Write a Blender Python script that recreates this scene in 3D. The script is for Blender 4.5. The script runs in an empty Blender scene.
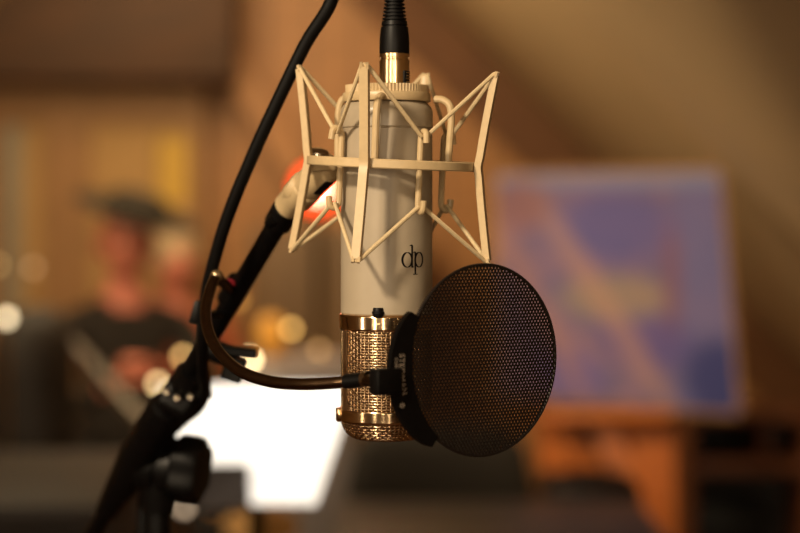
import bpy, bmesh, math, random
from mathutils import Vector, Matrix
random.seed(7)
PI = math.pi
C = bpy.context.scene.collection
S = bpy.context.scene

# ------------------------------------------------------------------ camera
ZC = 1.40            # lens height above the floor
CAMY = -1.08         # the microphone's axis stands near x = y = 0
K = 800 * 85 / 36.0
HOR = 216.0          # picture row of the horizon
cam = bpy.data.cameras.new('camera')
camo = bpy.data.objects.new('camera', cam)
C.objects.link(camo)
camo.location = (0, CAMY, ZC)
camo.rotation_euler = (PI / 2, 0, 0)
cam.lens = 85
cam.sensor_width = 36
cam.shift_y = (HOR - 266.5) / 800
cam.clip_start = 0.05
cam.dof.use_dof = True
cam.dof.focus_distance = 1.045
cam.dof.aperture_fstop = 4.1
S.camera = camo

# ------------------------------------------------------------------ exposure, world, lights
S.view_settings.view_transform = 'Standard'
S.view_settings.look = 'None'
S.view_settings.gamma = 1
S.view_settings.use_curve_mapping = False
S.view_settings.exposure = 0.0

w = bpy.data.worlds.new('world')
S.world = w
w.use_nodes = True
bg = w.node_tree.nodes['Background']
bg.inputs[0].default_value = (1.0, 0.72, 0.45, 1)
bg.inputs[1].default_value = 0.05


def aim(o, tgt):
    o.rotation_euler = (Vector(tgt) - o.location).to_track_quat('-Z', 'Y').to_euler()


def area(name, loc, tgt, size, energy, col, sy=None):
    l = bpy.data.lights.new(name, 'AREA')
    l.energy = energy
    l.color = col
    l.size = size
    if sy:
        l.shape = 'RECTANGLE'
        l.size_y = sy
    o = bpy.data.objects.new(name, l)
    C.objects.link(o)
    o.location = loc
    aim(o, tgt)
    return o


def spot(name, loc, tgt, energy, col, ang, blend=0.4, rad=0.05):
    l = bpy.data.lights.new(name, 'SPOT')
    l.energy = energy
    l.color = col
    l.spot_size = math.radians(ang)
    l.spot_blend = blend
    l.shadow_soft_size = rad
    o = bpy.data.objects.new(name, l)
    C.objects.link(o)
    o.location = loc
    aim(o, tgt)
    return o


spot('key_lamp', (-0.95, -1.45, 2.35), (0.0, 0.0, 1.38), 175, (1.0, 0.80, 0.55), 26, 0.6, 0.10)
spot('side_lamp', (1.45, -0.75, 1.90), (0.0, 0.0, 1.38), 48, (1.0, 0.76, 0.48), 30, 0.6, 0.12)
for nm, lx, ly, le in (('streak_strip', -1.05, -2.0, 9), ('streak_strip', -0.35, -2.7, 7), ('streak_strip', 0.30, -2.7, 11), ('streak_strip', 1.15, -2.2, 8), ('streak_strip', -1.5, -0.9, 6)):
    area(nm, (lx, ly, 1.62), (0.0, 0.0, 1.36), 0.10, le, (1.0, 0.79, 0.53), 1.0)  # unseen strips added for vertical streaks on the gold
area('room_lamp_rear', (-0.55, 4.1, 2.45), (-0.5, 5.2, 0.9), 0.9, 26, (1.0, 0.76, 0.42))
spot('canvas_fill', (0.0, 1.3, 1.95), (0.72, 3.6, 1.08), 150, (1.0, 0.78, 0.46), 38, 1.0, 0.15)  # unseen spot added to brighten the canvas and easel mast
area('slope_fill', (-0.75, 3.0, 2.3), (0.9, 3.6, 1.5), 0.5, 19, (1.0, 0.82, 0.52))  # unseen soft light added to brighten the right-hand slope
area('room_lamp_left', (-1.3, 2.6, 1.95), (-1.0, 5.4, 1.3), 0.5, 13, (1.0, 0.77, 0.43))
spot('stand_lamp', (-0.18, 0.98, 2.05), (-0.185, 1.34, 1.10), 75, (1.0, 0.93, 0.84), 22, 0.5, 0.04)


# ------------------------------------------------------------------ helpers
def lin(c):
    return tuple(((v / 255 / 12.92) if v / 255 <= 0.04045 else ((v / 255 + 0.055) / 1.055) ** 2.4) for v in c)


def mat(name, rgb, rough=0.5, metal=0.0, var=0.0, scale=40.0, bump=0.0, emit=None, coat=0.0, stretch=None, alt=None):
    m = bpy.data.materials.new(name)
    m.use_nodes = True
    nt = m.node_tree
    b = nt.nodes['Principled BSDF']
    c = lin(rgb)
    if max(rgb) < 20:
        b.inputs['Specular IOR Level'].default_value = 0.17
    b.inputs['Base Color'].default_value = (*c, 1)
    b.inputs['Roughness'].default_value = rough
    b.inputs['Metallic'].default_value = metal
    b.inputs['Coat Weight'].default_value = coat
    if var or bump or alt:
        tc = nt.nodes.new('ShaderNodeTexCoord')
        mp = nt.nodes.new('ShaderNodeMapping')
        if stretch:
            mp.inputs['Scale'].default_value = stretch
        nz = nt.nodes.new('ShaderNodeTexNoise')
        nz.inputs['Scale'].default_value = scale
        nz.inputs['Detail'].default_value = 6
        nt.links.new(tc.outputs['Object'], mp.inputs[0])
        nt.links.new(mp.outputs[0], nz.inputs['Vector'])
        if var or alt:
            r = nt.nodes.new('ShaderNodeValToRGB')
            a = lin(alt) if alt else tuple(v * (1 - var) for v in c)
            d = c if alt else tuple(min(1, v * (1 + var)) for v in c)
            r.color_ramp.elements[0].position = 0.3
            r.color_ramp.elements[1].position = 0.7
            r.color_ramp.elements[0].color = (*a, 1)
            r.color_ramp.elements[1].color = (*d, 1)
            nt.links.new(nz.outputs[0], r.inputs[0])
            nt.links.new(r.outputs[0], b.inputs['Base Color'])
        if bump:
            bp = nt.nodes.new('ShaderNodeBump')
            bp.inputs['Strength'].default_value = bump
            bp.inputs['Distance'].default_value = 0.001
            nt.links.new(nz.outputs[0], bp.inputs['Height'])
            nt.links.new(bp.outputs[0], b.inputs['Normal'])
    if emit:
        b.inputs['Emission Color'].default_value = (*lin(emit[0]), 1)
        b.inputs['Emission Strength'].default_value = emit[1]
    return m


def planks(name, rgb, alt, width, rough=0.55, axis='X'):
    """boards with dark joints, in the object's own coordinates"""
    m = mat(name, rgb, rough, alt=alt, scale=5.0, stretch=(1, 1, 6) if axis != 'Z' else (6, 6, 1), bump=0.2)
    nt = m.node_tree
    b = nt.nodes['Principled BSDF']
    src = b.inputs['Base Color'].links[0].from_socket
    tc = nt.nodes.new('ShaderNodeTexCoord')
    sp = nt.nodes.new('ShaderNodeSeparateXYZ')
    nt.links.new(tc.outputs['Object'], sp.inputs[0])
    dv = nt.nodes.new('ShaderNodeMath'); dv.operation = 'DIVIDE'; dv.inputs[1].default_value = width
    nt.links.new(sp.outputs[axis], dv.inputs[0])
    fr = nt.nodes.new('ShaderNodeMath'); fr.operation = 'FRACT'
    nt.links.new(dv.outputs[0], fr.inputs[0])
    gt = nt.nodes.new('ShaderNodeMath'); gt.operation = 'GREATER_THAN'; gt.inputs[1].default_value = 0.06
    nt.links.new(fr.outputs[0], gt.inputs[0])
    mx = nt.nodes.new('ShaderNodeMix'); mx.data_type = 'RGBA'
    mx.inputs[6].default_value = (*tuple(v * 0.35 for v in lin(alt)), 1)
    nt.links.new(gt.outputs[0], mx.inputs[0])
    nt.links.new(src, mx.inputs[7])
    nt.links.new(mx.outputs[2], b.inputs['Base Color'])
    return m


def P(px, py, y):
    """the point of the place at depth y that the photograph shows at (px, py)"""
    d = y - CAMY
    return Vector(((px - 400) / K * d, y, ZC + (HOR - py) / K * d))


class MB:
    def __init__(s):
        s.v = []
        s.f = []
        s.smooth = []
        s.mi = []

    def add(s, vs, fs, smooth=False, M=None, mi=0):
        n = len(s.v)
        s.v += [(M @ Vector(p)) if M is not None else Vector(p) for p in vs]
        s.f += [tuple(i + n for i in f) for f in fs]
        s.smooth += [smooth] * len(fs)
        s.mi += [mi] * len(fs)
        return s

    def box(s, c, size, M=None, mi=0):
        c = Vector(c)
        x, y, z = (v / 2 for v in size)
        vs = [c + Vector((a * x, b * y, d * z)) for a in (-1, 1) for b in (-1, 1) for d in (-1, 1)]
        fs = [(0, 1, 3, 2), (4, 6, 7, 5), (0, 4, 5, 1), (2, 3, 7, 6), (0, 2, 6, 4), (1, 5, 7, 3)]
        return s.add(vs, fs, False, M, mi)

    def bbox(s, c, size, bev=0.002, seg=2, M=None, mi=0):
        bm = bmesh.new()
        bmesh.ops.create_cube(bm, size=1)
        bmesh.ops.scale(bm, vec=Vector(size), verts=bm.verts)
        bmesh.ops.bevel(bm, geom=bm.edges[:], offset=bev, segments=seg, profile=0.5, affect='EDGES')
        bm.verts.index_update()
        vs = [v.co + Vector(c) for v in bm.verts]
        fs = [tuple(v.index for v in f.verts) for f in bm.faces]
        bm.free()
        return s.add(vs, fs, True, M, mi)

    def tube(s, pts, r, n=10, closed=False, cap=True, M=None, mi=0, sq=None):
        """sweep a circle (or, with sq=(wide, deep), a rectangle) along pts"""
        pts = [Vector(p) for p in pts]
        m = len(pts)
        rr = r if isinstance(r, (list, tuple)) else [r] * m
        T = []
        for i in range(m):
            a = pts[(i - 1) % m] if closed or i > 0 else pts[0]
            b = pts[(i + 1) % m] if closed or i < m - 1 else pts[-1]
            T.append((b - a).normalized())
        up = Vector((0, 0, 1)) if abs(T[0].z) < 0.9 else Vector((0, 1, 0))
        N = (up - T[0] * up.dot(T[0])).normalized()
        vs = []
        for i in range(m):
            N = (N - T[i] * N.dot(T[i])).normalized()
            B = T[i].cross(N)
            if sq:
                for a, b in ((-1, -1), (1, -1), (1, 1), (-1, 1)):
                    vs.append(pts[i] + N * a * sq[0] / 2 + B * b * sq[1] / 2)
            else:
                for k in range(n):
                    t = 2 * PI * k / n
                    vs.append(pts[i] + (N * math.cos(t) + B * math.sin(t)) * rr[i])
        if sq:
            n = 4
        fs = []
        for i in range(m if closed else m - 1):
            j = (i + 1) % m
            for k in range(n):
                l = (k + 1) % n
                fs.append((i * n + k, i * n + l, j * n + l, j * n + k))
        if cap and not closed:
            fs.append(tuple(range(n))[::-1])
            fs.append(tuple((m - 1) * n + k for k in range(n)))
        return s.add(vs, fs, not sq, M, mi)

    def lathe(s, prof, n=64, M=None, smooth=True, mi=0):
        """prof: (radius, height) pairs around z"""
        vs = []
        fs = []
        m = len(prof)
        for r, z in prof:
            for k in range(n):
                t = 2 * PI * k / n
                vs.append((r * math.cos(t), r * math.sin(t), z))
        for i in range(m - 1):
            for k in range(n):
                l = (k + 1) % n
                fs.append((i * n + k, i * n + l, (i + 1) * n + l, (i + 1) * n + k))
        if prof[0][0] > 1e-6:
            fs.append(tuple(range(n))[::-1])
        if prof[-1][0] > 1e-6:
            fs.append(tuple((m - 1) * n + k for k in range(n)))
        return s.add(vs, fs, smooth, M, mi)

    def prism(s, poly, d0, d1, M=None, mi=0):
        """poly in local xy, extruded along z"""
        n = len(poly)
        vs = [(p[0], p[1], d0) for p in poly] + [(p[0], p[1], d1) for p in poly]
        fs = [tuple(range(n))[::-1], tuple(range(n, 2 * n))]
        fs += [(i, (i + 1) % n, n + (i + 1) % n, n + i) for i in range(n)]
        return s.add(vs, fs, False, M, mi)

    def strip(s, rows, closed=False, M=None, mi=0, smooth=True):
        """a sheet of quads through rows of points"""
        n = len(rows[0])
        vs = [p for r in rows for p in r]
        fs = []
        for i in range(len(rows) - 1):
            for k in range(n if closed else n - 1):
                l = (k + 1) % n
                fs.append((i * n + k, i * n + l, (i + 1) * n + l, (i + 1) * n + k))
        return s.add(vs, fs, smooth, M, mi)

    def ball(s, c, r, sc=(1, 1, 1), n=20, M=None, mi=0):
        vs = []
        fs = []
        m = n // 2
        for i in range(m + 1):
            a = PI * i / m
            for k in range(n):
                t = 2 * PI * k / n
                vs.append(Vector(c) + Vector((r * sc[0] * math.sin(a) * math.cos(t), r * sc[1] * math.sin(a) * math.sin(t), r * sc[2] * math.cos(a))))
        for i in range(m):
            for k in range(n):
                l = (k + 1) % n
                fs.append((i * n + k, (i + 1) * n + k, (i + 1) * n + l, i * n + l))
        return s.add(vs, fs, True, M, mi)


def world_loc(o):
    p = Vector((0, 0, 0))
    while o:
        p += o.location
        o = o.parent
    return p


def obj(name, mb, m, parent=None, origin=None, sharp=35):
    """link mb as ONE mesh object; its vertices are given in world space"""
    base = world_loc(parent)
    if origin is None:
        origin = base
    origin = Vector(origin)
    me = bpy.data.meshes.new(name)
    me.from_pydata([tuple(p - origin) for p in mb.v], [], mb.f)
    ms = m if isinstance(m, (list, tuple)) else [m]
    for x in ms:
        me.materials.append(x)
    for p, sm, mi in zip(me.polygons, mb.smooth, mb.mi):
        p.use_smooth = sm
        p.material_index = mi
    me.update()
    bm = bmesh.new()
    bm.from_mesh(me)
    bmesh.ops.remove_doubles(bm, verts=bm.verts, dist=1e-7)
    bmesh.ops.recalc_face_normals(bm, faces=bm.faces)
    bm.to_mesh(me)
    bm.free()
    if sharp:
        me.set_sharp_from_angle(angle=math.radians(sharp))
    o = bpy.data.objects.new(name, me)
    C.objects.link(o)
    if parent:
        o.parent = parent
    o.location = origin - base
    return o


def thing(name, label, cat, loc, group=None):
    o = bpy.data.objects.new(name, None)
    C.objects.link(o)
    o.empty_display_size = 0.05
    o.location = loc
    o['label'] = label
    o['category'] = cat
    if group:
        o['group'] = group
    return o


def tag(o, label, cat, group=None):
    o['label'] = label
    o['category'] = cat
    if group:
        o['group'] = group
    return o


def struct(name, mb, m, label=None):
    o = obj(name, mb, m)
    o['kind'] = 'structure'
    if label:
        o['label'] = label
    return o


def catmull(pts, k=8, closed=False):
    pts = [Vector(p) for p in pts]
    n = len(pts)
    out = []
    for i in range(n if closed else n - 1):
        if closed:
            a, b, c, d = pts[(i - 1) % n], pts[i], pts[(i + 1) % n], pts[(i + 2) % n]
        else:
            a, b, c, d = pts[max(i - 1, 0)], pts[i], pts[i + 1], pts[min(i + 2, n - 1)]
        for j in range(k):
            t = j / k
            out.append(0.5 * ((2 * b) + (c - a) * t + (2 * a - 5 * b + 4 * c - d) * t * t + (3 * b - a - 3 * c + d) * t ** 3))
    if not closed:
        out.append(pts[-1])
    return out


def frame(o, z, x=None):
    """matrix with local z along z, local x near x"""
    z = Vector(z).normalized()
    x = Vector(x) if x is not None else (Vector((1, 0, 0)) if abs(z.x) < 0.9 else Vector((0, 1, 0)))
    x = (x - z * x.dot(z)).normalized()
    y = z.cross(x)
    M = Matrix((x, y, z)).transposed().to_4x4()
    M.translation = Vector(o)
    return M


def text_mesh(body, size, depth):
    cu = bpy.data.curves.new('lettering', 'FONT')
    cu.body = body
    cu.size = size
    cu.extrude = depth
    cu.align_x = 'CENTER'
    cu.align_y = 'CENTER'
    o = bpy.data.objects.new('lettering', cu)
    C.objects.link(o)
    me = o.evaluated_get(bpy.context.evaluated_depsgraph_get()).to_mesh()
    vs = [v.co.copy() for v in me.vertices]
    fs = [tuple(p.vertices) for p in me.polygons]
    bpy.data.objects.remove(o)
    bpy.data.curves.remove(cu)
    return vs, fs


# ------------------------------------------------------------------ materials
M_paint = mat('champagne_paint', (194, 170, 130), 0.38, var=0.05, scale=300, bump=0.04)
M_body = mat('grey_cream_enamel', (164, 150, 129), 0.42, var=0.04, scale=60, bump=0.02)
M_cap = mat('grey_enamel', (166, 152, 130), 0.3, var=0.03, scale=60)
M_gold = mat('polished_gold', (226, 196, 156), 0.14, 1.0, var=0.06, scale=120)
M_goldw = mat('gold_wire', (206, 178, 142), 0.24, 1.0)
M_goldin = mat('fine_gold_mesh', (112, 74, 40), 0.5, 0.7, var=0.35, scale=900)
M_pale_gold = mat('pale_gold_plating', (238, 210, 164), 0.2, 1.0, var=0.05, scale=100)
M_black = mat('black_plastic', (8, 7, 7), 0.42, var=0.3, scale=200)
M_rubber = mat('black_rubber', (8, 7, 7), 0.5, var=0.3, scale=150, bump=0.1)
M_blkmetal = mat('black_powder_coat', (8, 7, 7), 0.38, var=0.3, scale=250, bump=0.1)
M_ink = mat('black_ink', (12, 10, 12), 0.45, var=0.2, scale=300)
M_elastic = mat('cream_elastic_cord', (208, 186, 146), 0.7, var=0.12, scale=900, bump=0.3)
M_bronze = mat('dark_bronze_tube', (112, 90, 68), 0.26, 1.0, var=0.15, scale=200)
M_screen = mat('dark_bronze_screen', (31, 24, 21), 0.42, 0.35, var=0.2, scale=300)
M_letter = mat('pale_print', (140, 126, 112), 0.6, var=0.2, scale=300)
M_chrome = mat('bright_steel', (200, 190, 175), 0.18, 1.0, var=0.05, scale=80)
M_red = mat('dark_red_plastic', (120, 14, 30), 0.4, var=0.2, scale=100)

M_wall = planks('orange_wood_panelling', (178, 124, 72), (158, 106, 58), 0.16)
M_slope = mat('tan_plaster', (168, 138, 98), 0.9, var=0.06, scale=3)
M_floorm = planks('floorboards', (120, 80, 48), (94, 60, 34), 0.14)
M_beam = mat('brown_timber', (112, 70, 34), 0.7, alt=(88, 52, 24), scale=8, stretch=(1, 1, 5), bump=0.3)
M_darkbeam = mat('dark_brown_timber', (78, 46, 20), 0.7, alt=(58, 34, 14), scale=6, stretch=(1, 5, 5), bump=0.3)
M_frame = mat('tan_painted_wood', (150, 108, 66), 0.6, var=0.08, scale=10)
M_panel = mat('cream_door_panel', (176, 136, 84), 0.7, var=0.05, scale=10)
M_orange = mat('orange_varnished_wood', (206, 112, 38), 0.4, alt=(180, 92, 28), scale=14, stretch=(1, 1, 0.2))
M_brown = mat('dark_brown_wood', (46, 36, 27), 0.45, alt=(36, 28, 21), scale=12, stretch=(0.3, 1, 1))
M_redwood = mat('reddish_brown_wood', (98, 50, 20), 0.5, alt=(76, 38, 16), scale=12, stretch=(0.3, 1, 1))
M_darkfab = mat('dark_grey_fabric', (44, 38, 32), 0.9, var=0.2, scale=200, bump=0.3)
M_desk = mat('dark_grey_laminate', (50, 42, 38), 0.55, var=0.1, scale=20)
M_paper = mat('white_paper', (245, 243, 238), 0.8, var=0.01, scale=20)
M_skin = mat('skin', (216, 130, 106), 0.6, var=0.06, scale=30)
M_hair = mat('dark_hair', (36, 26, 20), 0.6, var=0.3, scale=80, stretch=(1, 1, 0.1))
M_palehair = mat('pale_hair', (190, 160, 125), 0.6, var=0.2, scale=80, stretch=(1, 1, 0.1))
M_shirt = mat('dark_shirt', (40, 32, 26), 0.9, var=0.2, scale=60)
M_redshirt = mat('faded_red_shirt', (176, 92, 62), 0.9, var=0.1, scale=60)
M_trouser = mat('dark_trousers', (34, 32, 34), 0.9, var=0.2, scale=60)
M_hat = mat('dark_felt', (40, 30, 18), 0.9, var=0.15, scale=90)
M_eye = mat('eye', (30, 22, 18), 0.2)
M_olive = mat('olive_brown_wood', (108, 78, 44), 0.6, alt=(92, 66, 36), scale=7, stretch=(1, 1, 0.3))
M_lav = mat('pale_grey_metal', (150, 140, 140), 0.5, 0.3, var=0.06, scale=20)
M_grey = mat('grey_tube', (104, 92, 80), 0.4, 0.4, var=0.08, scale=30)
M_brass = mat('brass', (214, 164, 84), 0.28, 1.0, var=0.1, scale=60)
M_yellow = mat('lit_yellow_pane', (190, 146, 56), 0.6, var=0.05, scale=4, emit=((224, 168, 40), 0.12))
M_greyglass = mat('grey_pane', (140, 128, 108), 0.4, var=0.1, scale=4)

# ------------------------------------------------------------------ the room: an attic with sloping plaster ceilings
YB, YF = 5.62, -3.2
XL, XR = -2.30, 1.80
RX, RZ = -0.60, 2.86            # ridge
SL = 0.98
zl, zr = RZ - SL * (RX - XL), RZ - SL * (XR - RX)
T = 0.10
struct('floor', MB().box(((XL + XR) / 2, (YB + YF) / 2, -T / 2), (XR - XL + 2 * T, YB - YF + 2 * T, T)), M_floorm)
RXZ = Matrix.Rotation(PI / 2, 4, 'X')       # local (x, y, z) -> (x, -z, y): prisms across the room
gable = [(XL, 0), (XR, 0), (XR, zr), (RX, RZ), (XL, zl)]
struct('wall_back', MB().prism(gable, -YB - T, -YB, RXZ), M_wall)
struct('wall_front', MB().prism(gable, -YF, -YF + T, RXZ), M_slope)
struct('wall_left', MB().box((XL - T / 2, (YB + YF) / 2, zl / 2), (T, YB - YF, zl)), M_slope)
struct('wall_right', MB().box((XR + T / 2, (YB + YF) / 2, zr / 2), (T, YB - YF, zr)), M_slope)
struct('ceiling', MB().prism([(RX, RZ), (XR + T, zr - SL * T), (XR + T, zr - SL * T + 0.14), (RX, RZ + 0.14)], -YB - T, -YF + T, RXZ), M_slope)
struct('ceiling_left', MB().prism([(RX, RZ), (RX, RZ + 0.14), (XL - T, zl - SL * T + 0.14), (XL - T, zl - SL * T)], -YB - T, -YF + T, RXZ), M_slope)

# the rafter where the right-hand slope meets the gable
def on_slope(x, off=0.0):
    return RZ - SL * (x - RX) - off
rf = MB().prism([(RX + 0.02, on_slope(RX + 0.02, 0.01)), (RX + 0.02, on_slope(RX + 0.02, 0.27)), (1.55, on_slope(1.55, 0.27)), (1.55, on_slope(1.55, 0.01))], -YB, -YB + 0.10, RXZ)
struct('trim_1', rf, M_beam, 'brown rafter running down the gable under the sloping ceiling')
# loft beam across the left
lb = MB().bbox(((-2.1 - 0.56) / 2, 5.40, P(0, 80, 5.3).z + 0.24), (1.54, 0.30, 0.48), 0.01)
struct('trim_2', lb, M_darkbeam, 'deep dark timber beam above the door')
br = MB().tube([P(178, -25, 5.55), P(300, 172, 5.55)], 0.05, sq=(0.09, 0.17))
struct('trim_3', br, M_wall, 'slanting timber brace beside the loft beam')

# glazed double door under the beam
dr = bpy.data.objects.new('door_1', None)
C.objects.link(dr)
dr['kind'] = 'structure'
dr.location = (-1.1, 5.55, 0)
def rect(mb, x0, y0, x1, y1, y, dep=0.02):
    a, b = P(x0, y0, y), P(x1, y1, y)
    return mb.box(((a.x + b.x) / 2, y + dep / 2, (a.z + b.z) / 2), (abs(b.x - a.x), dep, abs(a.z - b.z)))
fm = MB()
for x0, x1 in ((-12, 0), (44, 90), (190, 204)):
    rect(fm, x0, 84, x1, 616, 5.50, 0.05)
rect(fm, -12, 84, 204, 124, 5.505, 0.045)
rect(fm, -12, 380, 204, 420, 5.505, 0.045)
rect(fm, -12, 590, 204, 616, 5.505, 0.045)
obj('door_frame', fm, M_frame, dr)
pm = rect(MB(), 90, 124, 156, 590, 5.53, 0.02)
obj('door_panel', pm, M_panel, dr)
obj('door_panel', rect(MB(), 156, 124, 190, 138, 5.53, 0.02), M_panel, dr)
obj('lit_pane', rect(MB(), 158, 138, 188, 204, 5.53, 0.02), M_yellow, dr)
obj('door_panel', rect(MB(), 156, 204, 190, 590, 5.53, 0.02), M_panel, dr)
obj('glass_pane', rect(MB(), 0, 124, 22, 380, 5.53, 0.02), M_greyglass, dr)
obj('door_panel', rect(MB(), 22, 124, 44, 380, 5.53, 0.02), M_panel, dr)
obj('door_panel', rect(MB(), 0, 420, 44, 590, 5.53, 0.02), M_panel, dr)
hd = MB().tube([P(68, 400, 5.48), P(68, 440, 5.48)], 0.008).tube([P(68, 405, 5.48), P(68, 405, 5.51)], 0.006).tube([P(68, 435, 5.48), P(68, 435, 5.51)], 0.006)
obj('door_handle', hd, M_brass, dr)

# ------------------------------------------------------------------ MICROPHONE
MX = (386.6 - 400) / K * 1.08
AX = Vector((MX, 0, 0))
def zz(py, y=-0.024):
    return ZC + (HOR - py) / K * (y - CAMY)
R = 0.0262
TM = Matrix.Translation(AX)
mic = thing('studio_microphone', 'cream large-diaphragm microphone hung upside down with gold mesh grille and dp logo', 'microphone', (MX, 0, zz(440)))
ztop, zseam, zcol = zz(99), zz(127), zz(316)
body = MB().lathe([(R - 0.001, zcol), (R, zcol + 0.0008), (R, zseam - 0.0006), (R - 0.0007, zseam)], 96, TM)
obj('body_tube', body, M_body, mic)
cap = MB().lathe([(R - 0.0007, zseam), (R + 0.0002, zseam + 0.0008), (R + 0.0002, ztop - 0.006), (R - 0.0006, ztop - 0.0035), (R - 0.0024, ztop - 0.0014), (R - 0.005, ztop), (0.012, ztop)], 96, TM)
obj('end_cap', cap, M_cap, mic)
# logo: serif d and p wrapped round the tube
def stroke(mb, pts, wid):
    rows_a, rows_b = [], []
    n = len(pts)
    for i, (x, y) in enumerate(pts):
        a, b = pts[max(i - 1, 0)], pts[min(i + 1, n - 1)]
        t = Vector((b[0] - a[0], b[1] - a[1], 0)).normalized()
        nn = Vector((-t.y, t.x, 0)) * wid(i / (n - 1), t) / 2
        rows_a.append((x + nn.x, y + nn.y))
        rows_b.append((x - nn.x, y - nn.y))
    mb.append((rows_a, rows_b))
LA = math.radians(35.5)
def wrap(x, y, r):
    a = LA + x / R
    return Vector((MX + r * math.sin(a), -r * math.cos(a), zz(259, -0.02) + y))
def bowl(cx, cy, rx, ry, flip):
    pts = []
    for i in range(41):
        t = 2 * PI * i / 40
        pts.append((cx + rx * math.cos(t), cy + ry * math.sin(t)))
    return pts
st = []
def bw(t, tt):
    return 0.00035 + 0.0009 * abs(tt.y)
stroke(st, bowl(-0.0041, -0.0004, 0.0030, 0.0041, 0), bw)
stroke(st, bowl(0.0040, -0.0004, 0.0029, 0.0041, 0), bw)
stroke(st, [(-0.0010, 0.0078 - 0.0125 * i / 12) for i in range(13)], lambda t, tt: 0.00115)
stroke(st, [(0.0012, 0.0040 - 0.0125 * i / 12) for i in range(13)], lambda t, tt: 0.00115)
stroke(st, [(-0.0026, 0.0074), (-0.0018, 0.0077), (-0.0010, 0.0080)], lambda t, tt: 0.0005)
stroke(st, [(-0.0010, -0.0046), (0.0000, -0.0043)], lambda t, tt: 0.0005)
stroke(st, [(-0.0003, 0.0036), (0.0005, 0.0039), (0.0012, 0.0042)], lambda t, tt: 0.0005)
stroke(st, [(-0.0003, -0.0085), (0.0028, -0.0085)], lambda t, tt: 0.0005)
lg = MB()
for a, b in st:
    lg.strip([[wrap(x, y, R + 0.00012) for x, y in a], [wrap(x, y, R + 0.00012) for x, y in b]])
obj('logo', lg, M_ink, mic)
# gold collar with a step on the left and shallow engraved marks
zc0, zc1 = zz(332), zz(315.5)
col = MB().lathe([(R - 0.002, zc0), (R + 0.0006, zc0 + 0.0003), (R + 0.0011, zc0 + 0.0012), (R + 0.0011, zc0 + 0.0014), (R + 0.0011, zc1 - 0.0014), (R + 0.0011, zc1 - 0.0012), (R + 0.0006, zc1 - 0.0003), (R - 0.002, zc1)], 96, TM)
collar = obj('grille_collar', col, M_gold, mic)
mk = MB()
for a0 in (-12, 14, 40):
    for da, dz0, dz1 in ((-4.5, -0.0025, 0.0025), (4.5, -0.0025, 0.0025)):
        a = math.radians(a0 + da)
        zc = (zc0 + zc1) / 2
        c = Vector((MX + (R + 0.0011) * math.sin(a), -(R + 0.0011) * math.cos(a), zc))
        mk.box((0, 0, 0), (0.0005, 0.0004, 0.0052), Matrix.Translation(c) @ Matrix.Rotation(a, 4, 'Z'))
    a = math.radians(a0)
    c = Vector((MX + (R + 0.0011) * math.sin(a), -(R + 0.0011) * math.cos(a), (zc0 + zc1) / 2))
    mk.box((0, 0, 0), (0.0040, 0.0004, 0.0005), Matrix.Translation(c) @ Matrix.Rotation(a, 4, 'Z'))
obj('engraving', mk, M_pale_gold, collar)
a = math.radians(-10)
sw = MB().lathe([(0.0026, -0.0005), (0.0031, 0.0004), (0.0031, 0.0042), (0.0027, 0.0050), (0.0, 0.0050)], 24, Matrix.Translation((MX + (R - 0.0004) * math.sin(a), -(R - 0.0004) * math.cos(a), zz(316.5))) )
sw.lathe([(0.0033, 0.0012), (0.0036, 0.0016), (0.0036, 0.0026), (0.0033, 0.0030)], 24, Matrix.Translation((MX + (R - 0.0004) * math.sin(a), -(R - 0.0004) * math.cos(a), zz(316.5))))
obj('switch_knob', sw, M_ink, mic)
# woven wire grille
zg1, zg0 = zz(332), zz(442.5)
rc = 0.0105
prof = []
rows = 34
H = zg1 - (zg0 + rc)
for i in range(rows):
    prof.append((R - 0.0008, zg1 - H * i / (rows - 1)))
for i in range(1, 9):
    t = (PI / 2) * i / 9
    prof.append((R - 0.0008 - rc * (1 - math.cos(t)), zg0 + rc - rc * math.sin(t)))
for i in range(1, 7):
    prof.append((R - 0.0008 - rc - 0.0018 * i, zg0 - 0.0006 * math.sin(i * 0.25)))
NV = 64
gw = MB()
amp = 0.00048
def gp(i, k, sgn):
    r, z = prof[i]
    t = 2 * PI * k / NV
    e = amp * sgn * (1 if (i + k) % 2 else -1)
    nr = 1.0 if z > zg0 + rc else 0.6
    return Vector((MX + (r + e * nr) * math.cos(t), (r + e * nr) * math.sin(t), z + (0 if nr == 1 else -e * 0.6)))
for k in range(NV):
    gw.tube([gp(i, k, 1) for i in range(len(prof))], 0.00052, 6)
for i in range(len(prof)):
    gw.tube([gp(i, k, -1) for k in range(NV)], 0.00052, 6, closed=True)
grl = obj('grille_mesh', gw, M_goldw, mic, sharp=0)
inner = MB().lathe([(r - 0.0018, z + (0.0015 if z < zg0 + 0.002 else 0)) for r, z in prof] + [(0.0, zg0 + 0.0018)], 64, TM)
obj('inner_mesh', inner, M_goldin, mic)
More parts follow.
